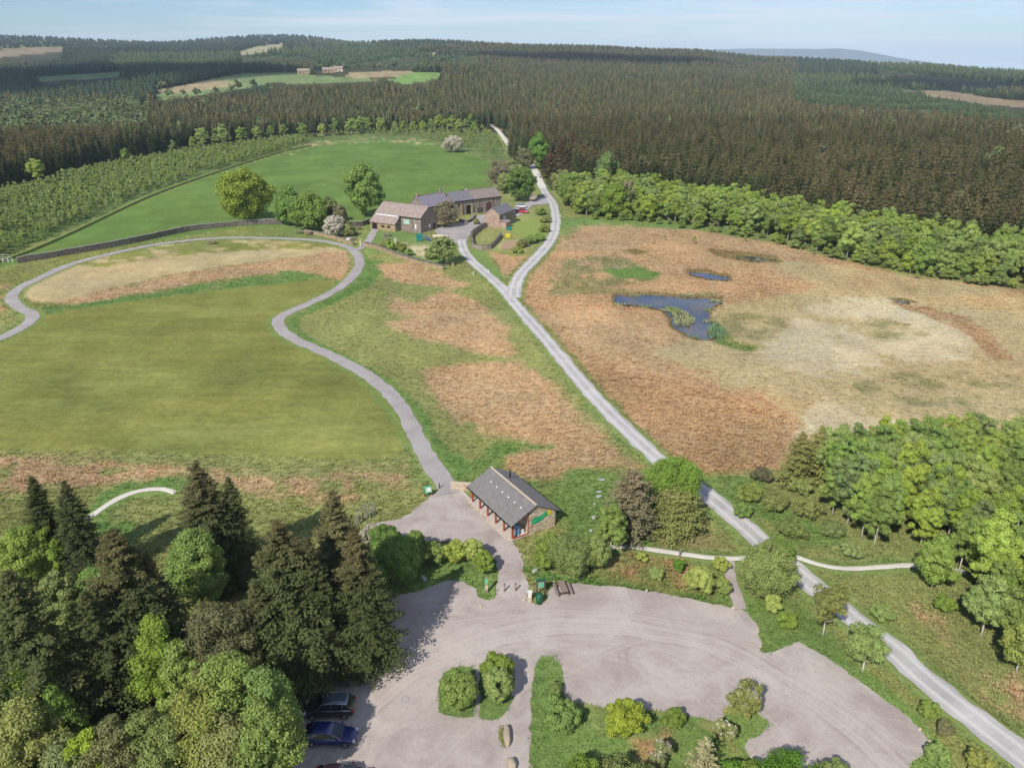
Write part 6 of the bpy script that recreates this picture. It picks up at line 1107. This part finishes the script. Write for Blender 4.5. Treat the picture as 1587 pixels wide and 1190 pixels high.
x, y = at(754, 918); e = empty('sign_post', (x, y, 0), math.radians(5), 'tall pale sign post with a green band in the grass at the plaza entrance', 'sign'); b = MB(); b.box((0, 0, 1.0), (0.3, 0.14, 2.0)); b.build('post', M_wood, e); b = MB(); b.box((0, -0.09, 1.55), (0.34, 0.03, 0.7)); b.build('upper_panel', M_lgreen, e); b = MB(); b.box((0, -0.09, 0.75), (0.3, 0.03, 0.55)); b.build('lower_panel', M_ridge, e)
x, y = at(821, 931); e = empty('ticket_machine', (x, y, 0), math.radians(5), 'white topped pay post beside the green bin', 'machine'); b = MB(); b.box((0, 0, 0.6), (0.4, 0.32, 1.2)); b.build('cabinet', M_ridge, e, 0.02); b = MB(); b.box((0, -0.18, 0.85), (0.32, 0.03, 0.55)); b.build('front_panel', M_white_p, e); b = MB(); b.box((0, 0, 1.24), (0.5, 0.4, 0.08)); b.build('hood', M_white_p, e)
x, y = at(838, 921); e = empty('notice_board', (x, y, 0), math.radians(12), 'tall dark notice board standing behind the green bin', 'board'); 
for s in (-.42, .42): b = MB(); b.box((s, 0, 0.9), (0.1, 0.1, 1.9)); b.build('post', M_dwood, e)
b = MB(); b.box((0, 0, 1.3), (0.76, 0.08, 0.9)); b.build('board', M_wood, e); b = MB(); b.box((0, 0, 1.92), (1.1, 0.4, 0.06)); b.build('hood', M_binG, e); b = MB(); b.box((0, -0.06, 1.3), (0.6, 0.02, 0.6)); b.build('poster', M_lgreen, e)
x, y = at(836, 934); e = empty('litter_bin', (x, y, 0), math.radians(10), 'dark green litter bin in front of the notice board', 'bin'); b = MB(); b.tube([(0, 0, 0), (0, 0, 0.95)], [0.33, 0.42], 14); b.build('drum', M_binG, e); b = MB(); b.tube([(0, 0, 0.95), (0, 0, 1.12), (0, 0, 1.22)], [0.45, 0.36, 0.1], 14); b.build('lid', M_binG, e); b = MB(); b.box((0, -0.36, 0.82), (0.26, 0.1, 0.12)); b.build('slot', M_dark, e)
b = MB(); g = random.Random(2)
def rock(name, px, py, d, label, seed, mat=None, rz=0, cat='stone', zoff=0.0, group=None):
    g = rng(seed); bm = bmesh.new(); bmesh.ops.create_icosphere(bm, subdivisions=3, radius=0.5)
    for v in bm.verts:
        n = fbm(np.array([v.co.x * 2.2 + seed]), np.array([v.co.y * 2.2 + v.co.z * 1.7]), seed)[0]; k = 0.82 + 0.4 * n; v.co = Vector((np.sign(v.co.x) * abs(v.co.x * 2) ** 0.7 / 2, np.sign(v.co.y) * abs(v.co.y * 2) ** 0.7 / 2, np.sign(v.co.z) * abs(v.co.z * 2) ** 0.7 / 2)) * k; v.co.x *= d[0]; v.co.y *= d[1]; v.co.z *= d[2]
    me = bpy.data.meshes.new(name); bm.to_mesh(me); bm.free(); me.materials.append(mat or M_ridge); o = link(name, me); x, y = at(px, py); o.location = (x, y, d[2] * 0.3 + zoff); o.rotation_euler = (0, 0, rz); return tag(o, label, cat, group)
M_bould = plain('weathered_boulder', C(178, 164, 142), 0.95, 0.1, var=0.35, scale=2.5)
rock('boulder', 786, 1143, (0.6, 2.1, 0.8), 'long pale boulder on its grass strip in the car park lane', 61, M_bould, 0.05, 'boulder'); rock('boulder', 793, 1187, (0.7, 1.0, 0.8), 'second pale boulder cut by the bottom edge below the long one', 62, M_bould, 0.3, 'boulder')
for i, (px, py, d, lab) in enumerate([(933, 743, (1.0, 0.55, 0.14), 'flat pale slab farthest of the stones in the grass'), (928, 762, (0.8, 0.5, 0.15), 'flat slab second from the far end of the stone row'), (928, 769, (0.95, 0.6, 0.16), 'larger pale slab touching the second one in the stone row'), (922, 781, (0.5, 0.4, 0.16), 'small grey slab in the middle of the stone row'), (920, 802, (0.9, 0.5, 0.18), 'pale split slab near the birch'), (916, 823, (0.5, 0.4, 0.3), 'smallest stone of the row beside the willow'), (657, 897, (1.1, 0.6, 0.3), 'flat grey slab on the grass spit below the hedge'), (829, 885, (0.5, 0.9, 0.35), 'pale stone in the grass beside the willow bush')]):
    rock('stone_slab', px, py, d, lab, 70 + i, plain('pale_slab%d' % i, C(176, 178, 170), 0.9, var=0.3, scale=4), 0.35 * i, zoff=-0.02)
for i, (px, py) in enumerate([(745, 941), (1178, 1003), (1440, 1150), (1436, 1160), (1425, 1131), (858, 903), (812, 931), (1002, 916), (1136, 943), (622, 984)]):
    rock('stone', px, py, (0.3, 0.25, 0.22), 'small loose stone on the edge of the car park', 90 + i, None, i, 'stone', 0.05, 'loose stones along the car park edge')
x, y = at(628, 1083); e = empty('drain_cover', (x, y, 0.03), 0, 'round drain cover in the car park left of the small island', 'drain'); b = MB(); b.prism([(0.42 * math.cos(a), 0.42 * math.sin(a)) for a in np.linspace(0, 6.283, 24, endpoint=False)], 0, 0.012); b.build('frame', plain('worn_iron', C(170, 160, 154), 0.9), e); b = MB(); b.prism([(0.32 * math.cos(a), 0.32 * math.sin(a)) for a in np.linspace(0, 6.283, 24, endpoint=False)], 0.0125, 0.018); b.build('lid', plain('grey_iron', C(186, 176, 170), 0.9), e)
def picnic(px, py, rz, label, L_=1.8, s=1.0, group=None, mat=None, src=None):
    x, y = at(px, py); m = mat or M_wood
    if src: e = copy_tree(src); e.location = (x, y, 0.02); e.rotation_euler = (0, 0, rz); e.scale = (s, s, s); tag(e, label, None, group); return e
    e = empty('picnic_table', (x, y, 0.02), rz, label, 'picnic table', group); b = MB()
    for k in range(5): b.box((0, -0.3 + k * 0.15, 0.75), (L_, 0.135, 0.05))
    b.build('table_top', m, e)
    for sg in (-1, 1):
        b = MB(); b.box((0, sg * 0.72, 0.45), (L_, 0.14, 0.05)); b.box((0, sg * 0.87, 0.45), (L_, 0.13, 0.05)); b.build('seat', m, e)
        b = MB(); xx = sg * L_ * 0.36; b.box((xx, 0, 0.40), (0.07, 1.7, 0.1)); b.tube([(xx, 0.25, 0.73), (xx, 0.62, 0.0)], 0.045, 4); b.tube([(xx, -0.25, 0.73), (xx, -0.62, 0.0)], 0.045, 4); b.box((xx, 0, 0.68), (0.07, 0.72, 0.09)); b.build('leg_frame', M_dwood, e)
    e.scale = (s, s, s); return e
big_t = picnic(872, 917, math.radians(100), 'large weathered picnic table with two benches at the edge of the car park', 2.0, 1.0); pt = picnic(329, 378, 0.2, 'picnic table alone on the grass left of the sycamore', 1.8, 1.3, 'picnic tables round the farm', M_wood)
for px, py, rz, lab in [(464, 362, 0.1, 'left picnic table beside the path under the joined trees'), (479, 364, 0.1, 'right picnic table beside the path under the joined trees'), (600, 366, 0.05, 'picnic table nearest the barn wall'), (598, 373, 0.05, 'middle picnic table of the column below the barn'), (595, 379, 0.05, 'lowest picnic table of the column below the barn'), (549, 364, 0.4, 'upper picnic table left of the barn path'), (545, 372, 0.4, 'lower picnic table left of the barn path'), (555, 356, 1.2, 'picnic table by the wall at the left end of the barn')]:
    picnic(px, py, rz, lab, s=1.25, group='picnic tables round the farm', src=pt)
x, y = at(540, 378); e = empty('sign', (x, y, 0), 0.3, 'small white sign on the garden wall by the path junction', 'sign'); b = MB(); b.box((0, 0, 0.9), (0.1, 0.1, 1.8)); b.build('post', M_wood, e); b = MB(); b.box((0, -0.08, 1.5), (1.0, 0.05, 0.8)); b.build('panel', M_white_p, e)
x, y = at(559, 382); e = empty('gate_post', (x, y, 0), 0, 'tall pale stone gate post where the barn path leaves the footpath', 'gate post'); b = MB(); b.box((0, 0, 0.9), (0.45, 0.45, 1.8)); b.build('shaft', M_ridge, e, 0.04); b = MB(); b.box((0, 0, 1.86), (0.55, 0.55, 0.12)); b.build('cap', M_ridge, e)
# playground
x, y = at(650, 374); e = empty('play_tower', (x, y, 0), 0.2, 'teal climbing panel with a blue slide in the farm garden', 'slide'); b = MB(); b.bb(-0.9, 1.0, -0.1, 0.1, 0.1, 2.4); b.build('climbing_panel', M_teal, e)
b = MB(); b.bb(0.9, 2.0, 0.2, 1.3, 1.3, 1.4); b.build('platform', M_wood, e); b = MB()
for xx, yy in ((1.0, .3), (1.9, .3), (1.0, 1.2), (1.9, 1.2)): b.box((xx, yy, 0.9), (0.12, 0.12, 1.8))
b.build('tower_frame', M_wood, e); b = MB(); b.box((2.75, -0.25, 0.75), (2.2, 0.7, 0.08), -0.5, 0, 0.6); b.box((2.75, 0.1, 0.82), (2.2, 0.08, 0.25), -0.5, 0, 0.6); b.box((2.55, -0.6, 0.82), (2.2, 0.08, 0.25), -0.5, 0, 0.6); b.build('slide', M_blue, e)
rock('boulder', 613, 377, (0.8, 0.8, 2.0), 'upright pale stone in the garden left of the slide', 120, M_ridge, 0.4, 'boulder'); rock('boulder', 619, 382, (2.2, 0.9, 0.6), 'flat pale stone in front of the upright one', 121, M_ridge, 0.2, 'boulder'); rock('boulder', 662, 388, (1.6, 0.9, 0.7), 'brownish stump below the blue slide', 122, M_dwood, 0.2, 'stump')
b = MB(); x, y = at(683, 369); e = empty('log', (x, y, 0), -0.05, 'pale peeled log lying at the mouth of the farmyard', 'log'); b.tube([(-2.6, 0, 0.55), (-1, 0.02, 0.58), (1, 0, 0.55), (2.6, -0.03, 0.5)], [0.5, 0.55, 0.52, 0.42], 14); b.build('trunk', M_ridge, e); b = MB(); b.box((-1.5, 0, 0.1), (0.4, 1.0, 0.25)); b.box((1.5, 0, 0.1), (0.4, 1.0, 0.25)); b.build('support', M_dwood, e)
P_ = W_([(786, 350), (800, 345), (835, 338), (845, 352), (840, 368), (822, 372), (795, 362)]); sheet('lawn', wobble(P_, 0.8, 0.1, 41), 0.06, M_lawn); sheet('vegetable_bed', wobble(W_([(780, 373), (803, 374), (798, 388), (775, 386)]), 0.8, 0.05, 42), 0.07, M_soil)
for px, py, mat, n_, lab in [(789, 357, M_teal, 'dark_bin', 'dark teal storage bin at the corner of the lawn'), (787, 368, M_yel, 'yellow_bin', 'yellow grit bin between lawn and vegetable bed')]:
    x, y = at(px, py); e = empty('storage_bin', (x, y, 0), 0.2, lab, 'bin'); b = MB(); b.box((0, 0, 0.5), (1.4, 0.9, 1.0)); b.build('box', mat, e, 0.05); b = MB(); b.box((0, 0, 1.06), (1.5, 1.0, 0.12), 0, 0.08); b.build('lid', mat, e, 0.04)
# distant farm cottages in the fields
for px, py, L_, mt, lab in [(461, 116, 22, M_fstone2, 'pale distant farmhouse at the left of the far fields'), (500, 114, 18, M_fstone2, 'pale distant barn beside the far hedge, right of the farmhouse'), (517, 112, 14, M_ridge, 'small white building among the far farm trees')]:
    x, y = at(px, py); z = float(terrain(x, y)); e = house('far_cottage', lab, (x, y), 0.2, L_, 9, 5, 8, mt, M_fslate, 'cottage'); e.location.z = z; opening(e, 'window', 3, 5, 0, 1.5, 3, M_dwood, M_dark); opening(e, 'door', 8, 9.5, 0, 0, 2.2, M_dwood, M_dark)
# ------------------------------------------------------------------ cars
def car_paint(name, col, metal=0.2): t = NT(name); return t.bsdf(col, 0.28, 0.6, metal, **{'Coat Weight': 0.7, 'Coat Roughness': 0.06})
M_tyre = plain('tyre', (0.02, 0.02, 0.02), 0.85, 0.2, var=0.1); M_rim = plain('alloy', C(190, 190, 192), 0.35, 0.5, 0.7); M_chrome = plain('chrome_trim', C(226, 228, 230), 0.2, 0.6, 0.8, var=0.03); M_red = plain('red_lens', C(190, 40, 44), 0.25, 0.5); M_lens = plain('clear_lens', C(220, 224, 228), 0.15, 0.6)
t = NT('car_glass'); M_cglass = t.bsdf((0.015, 0.02, 0.025), 0.04, 0.7)
def car(loc, rz, paint, label, L_=4.5, W=1.8, Hc=1.5, kind='estate', group='cars parked at the left of the car park', roofm=None, rack=False):
    e = empty('parked_car', (loc[0], loc[1], 0.02), rz, label, 'car', group); hl = L_ / 2; suv = kind == 'suv'; z0 = 0.24 if not suv else 0.3; belt = 0.92 if not suv else 1.02
    # lower body: sections along x (front is +x): (x, half width, top z, bottom z)
    S = [(-hl, .62, belt * .62, z0 + .22), (-hl + .06, .84, belt * .9, z0 + .06), (-hl + .25, .93, belt * 1.0, z0), (-hl + .9, .97, belt * 1.0, z0 - .02), (-.3, 1.0, belt * .99, z0 - .03), (hl - 1.5, .99, belt * .96, z0 - .02), (hl - 1.1, .97, belt * .92, z0 - .02), (hl - .45, .92, belt * .82, z0), (hl - .12, .80, belt * .70, z0 + .05), (hl, .58, belt * .56, z0 + .18)]
    n = 12; V = []; 
    for x, w, zt, zb in S:
        w = w * W / 2; zm = (zb + zt) / 2
        prof = [(-w * .88, zb), (-w, zb + .1), (-w, zm), (-w * .99, zt - .16), (-w * .92, zt - .04), (-w * .6, zt + .01), (w * .6, zt + .01), (w * .92, zt - .04), (w * .99, zt - .16), (w, zm), (w, zb + .1), (w * .88, zb)]
        V += [(x, a, b_) for a, b_ in prof]
    F = [(i * n + k, i * n + (k + 1) % n, (i + 1) * n + (k + 1) % n, (i + 1) * n + k) for i in range(len(S) - 1) for k in range(n)] + [tuple(range(n))[::-1], tuple(range((len(S) - 1) * n, len(S) * n))]
    b = MB(); b.add(V, F, True); body = b.build('body', paint, e); md = body.modifiers.new('round', 'SUBSURF'); md.levels = 1; md.render_levels = 2
    # glasshouse
    if suv: G_ = [(-hl + .12, belt, .78), (-hl + .55, Hc - .06, .66), (-.2, Hc, .68), (.45, Hc - .06, .66), (1.15, belt - .02, .80)]
    else: G_ = [(-hl + .15, belt, .78), (-hl + .75, Hc - .10, .62), (-.4, Hc, .66), (.25, Hc - .07, .64), (1.15, belt - .04, .80)]
    b = MB(); tops = G_[1:4]; r0, r1 = G_[0], G_[4]
    base = [(r0[0], belt - .03), (-hl + .8, belt - .03), (-.3, belt - .03), (.5, belt - .03), (r1[0], r1[1] - .02)]; tp = [(G_[1][0], G_[1][1]), (G_[1][0] + .02, G_[1][1]), (G_[2][0], G_[2][1]), (G_[3][0], G_[3][1]), (G_[3][0] + .02, G_[3][1])]
    V = []
    for (xb, zb), (xt, zt) in zip(base, tp):
        wb = W / 2 * .92; wt = W / 2 * .70; V += [(xb, -wb, zb), (xt, -wt, zt - .03), (xt, wt, zt - .03), (xb, wb, zb)]
    F = [(i * 4 + k, i * 4 + (k + 1) % 4, (i + 1) * 4 + (k + 1) % 4, (i + 1) * 4 + k) for i in range(4) for k in range(4)] + [(0, 1, 2, 3), (16, 17, 18, 19)]
    b.add(V, F, False); b.build('windows', M_cglass, e)
    b = MB(); V = []; xs = [G_[1][0] - .02, G_[1][0] + .3, -.3, G_[3][0] + .04]; zs = [G_[1][1] - .02, G_[2][1] - .03, G_[2][1] + .01, G_[3][1] - .01]
    for x_, z_ in zip(xs, zs):
        for a, dz in ((-.74, -.06), (-.62, .0), (0, .03), (.62, .0), (.74, -.06)): V.append((x_, a * W / 2, z_ + dz))
    m = 5; F = [(i * m + k, i * m + k + 1, (i + 1) * m + k + 1, (i + 1) * m + k) for i in range(3) for k in range(4)]; nv = len(V); V2 = V + [(x_, y_, z_ - .035) for x_, y_, z_ in V]
    F2 = F + [tuple(nv + q for q in f[::-1]) for f in F]; ring = [0, 1, 2, 3, 4, 9, 14, 19, 18, 17, 16, 15, 10, 5]; F2 += [(ring[i], ring[(i + 1) % 14], nv + ring[(i + 1) % 14], nv + ring[i]) for i in range(14)]
    b.add(V2, F2, True); b.build('roof', roofm or paint, e)
    for sg in (-1, 1):
        wb = W / 2 * .925; wt = W / 2 * .715
        b = MB()
        for (xb, zb), (xt, zt) in ((base[0], tp[0]), (base[2], (base[2][0] + .02, tp[2][1])), (base[4], tp[4])): b.tube([(xb, sg * wb, zb), (xt, sg * wt, zt - .02)], .045 if xb != base[2][0] else .035, 6)
        if suv: b.tube([(-hl + 1.05, sg * wb, belt), (-hl + .95, sg * wt, Hc - .05)], .09, 6)
        b.build('pillar', paint, e)
        b = MB(); b.tube([(base[0][0] + .15, sg * (wb + .02), belt + .02), (0, sg * (wb + .03), belt + .015), (base[4][0] - .1, sg * (wb + .01), belt - .02)], .022, 5); b.tube([(tp[1][0], sg * (wt + .02), tp[1][1] - .0), (tp[2][0], sg * (wt + .03), tp[2][1] + .02), (tp[3][0], sg * (wt + .02), tp[3][1]), (base[4][0] - .1, sg * (wb + .01), belt + .0)], .022, 5); b.build('trim', M_chrome, e)
        b = MB(); b.box((.85, sg * (W / 2 + .06), belt + .06), (.16, .2, .13)); b.build('mirror', paint, e, .03)
        for xw in (-hl + .85, hl - .85):
            b = MB(); b.cyl((xw, sg * (W / 2 - .1), .33), .33, .21, 20, 'y'); w_ = b.build('wheel', M_tyre, e, .02); b = MB(); y_ = sg * (W / 2 + .008); b.cyl((xw, y_ - sg * .02, .33), .07, .05, 10, 'y')
            for k in range(5): a = k * 1.2566; b.box((xw + .11 * math.cos(a), y_ - sg * .015, .33 + .11 * math.sin(a)), (.2, .03, .05), 0, 0, -a)
            b.tube([(xw + .21 * math.cos(a), y_, .33 + .21 * math.sin(a)) for a in np.linspace(0, 6.283, 17)], .022, 5, False); b.build('rim', M_rim, w_)
        b = MB(); b.box((hl - .19, sg * W * .36, belt * .655), (.26, .32, .12), -sg * .42); b.build('headlight', M_lens, e, .03); b = MB(); b.box((-hl + .1, sg * W * .42, belt * .86), (.18, .2, .24)); b.build('tail_light', M_red, e, .03)
        if rack:
            b = MB(); b.tube([(-1.6, sg * .55, Hc + .01), (-.6, sg * .57, Hc + .07), (.1, sg * .55, Hc + .02)], .02, 5); b.build('roof_rail', M_chrome, e)
    b = MB(); b.box((hl - .02, 0, .42), (.06, 1.0, .14)); b.build('grille', M_black, e); b = MB(); b.box((-hl - .0, 0, .62), (.04, .5, .11)); b.build('number_plate', M_yel, e); b = MB(); b.box((hl + .015, 0, .36), (.03, .5, .1)); b.build('number_plate', M_white_p, e)
    return e
x, y = at(512, 1104); car((x, y), math.radians(180 + 2), car_paint('dark_green_paint', C(44, 52, 56)), 'dark off road car with a grey roof and red tail light, farther from the camera', 4.5, 1.85, 1.66, 'suv', roofm=car_paint('grey_roof', C(92, 106, 118)), rack=True)
x, y = at(513, 1146); car((x, y), math.radians(-1), car_paint('blue_paint', C(26, 40, 110)), 'dark blue estate car with silver window trim facing right', 4.6, 1.82, 1.45, 'estate')
x, y = at(530, 1212); car((x, y), math.radians(2), car_paint('maroon_paint', C(60, 46, 56)), 'dark maroon car just showing its roof at the bottom edge', 4.3, 1.78, 1.45, 'estate')
for px, py, rz, col, kind, lab in [(811, 330, -0.35, C(206, 28, 52), 'estate', 'red car in the farm parking'), (808, 322, -0.35, C(228, 230, 232), 'suv', 'white car behind the red one in the farm parking'), (798, 331, 1.2, C(60, 66, 76), 'suv', 'dark grey car beside the red one in the farm parking'), (794, 337, 1.2, C(150, 160, 170), 'estate', 'silver grey car close to the small stone barn')]:
    x, y = at(px, py); car((x, y), rz, car_paint('paint_%d' % px, col), lab, 4.5, 1.85, 1.65, kind, 'cars in the farm parking')
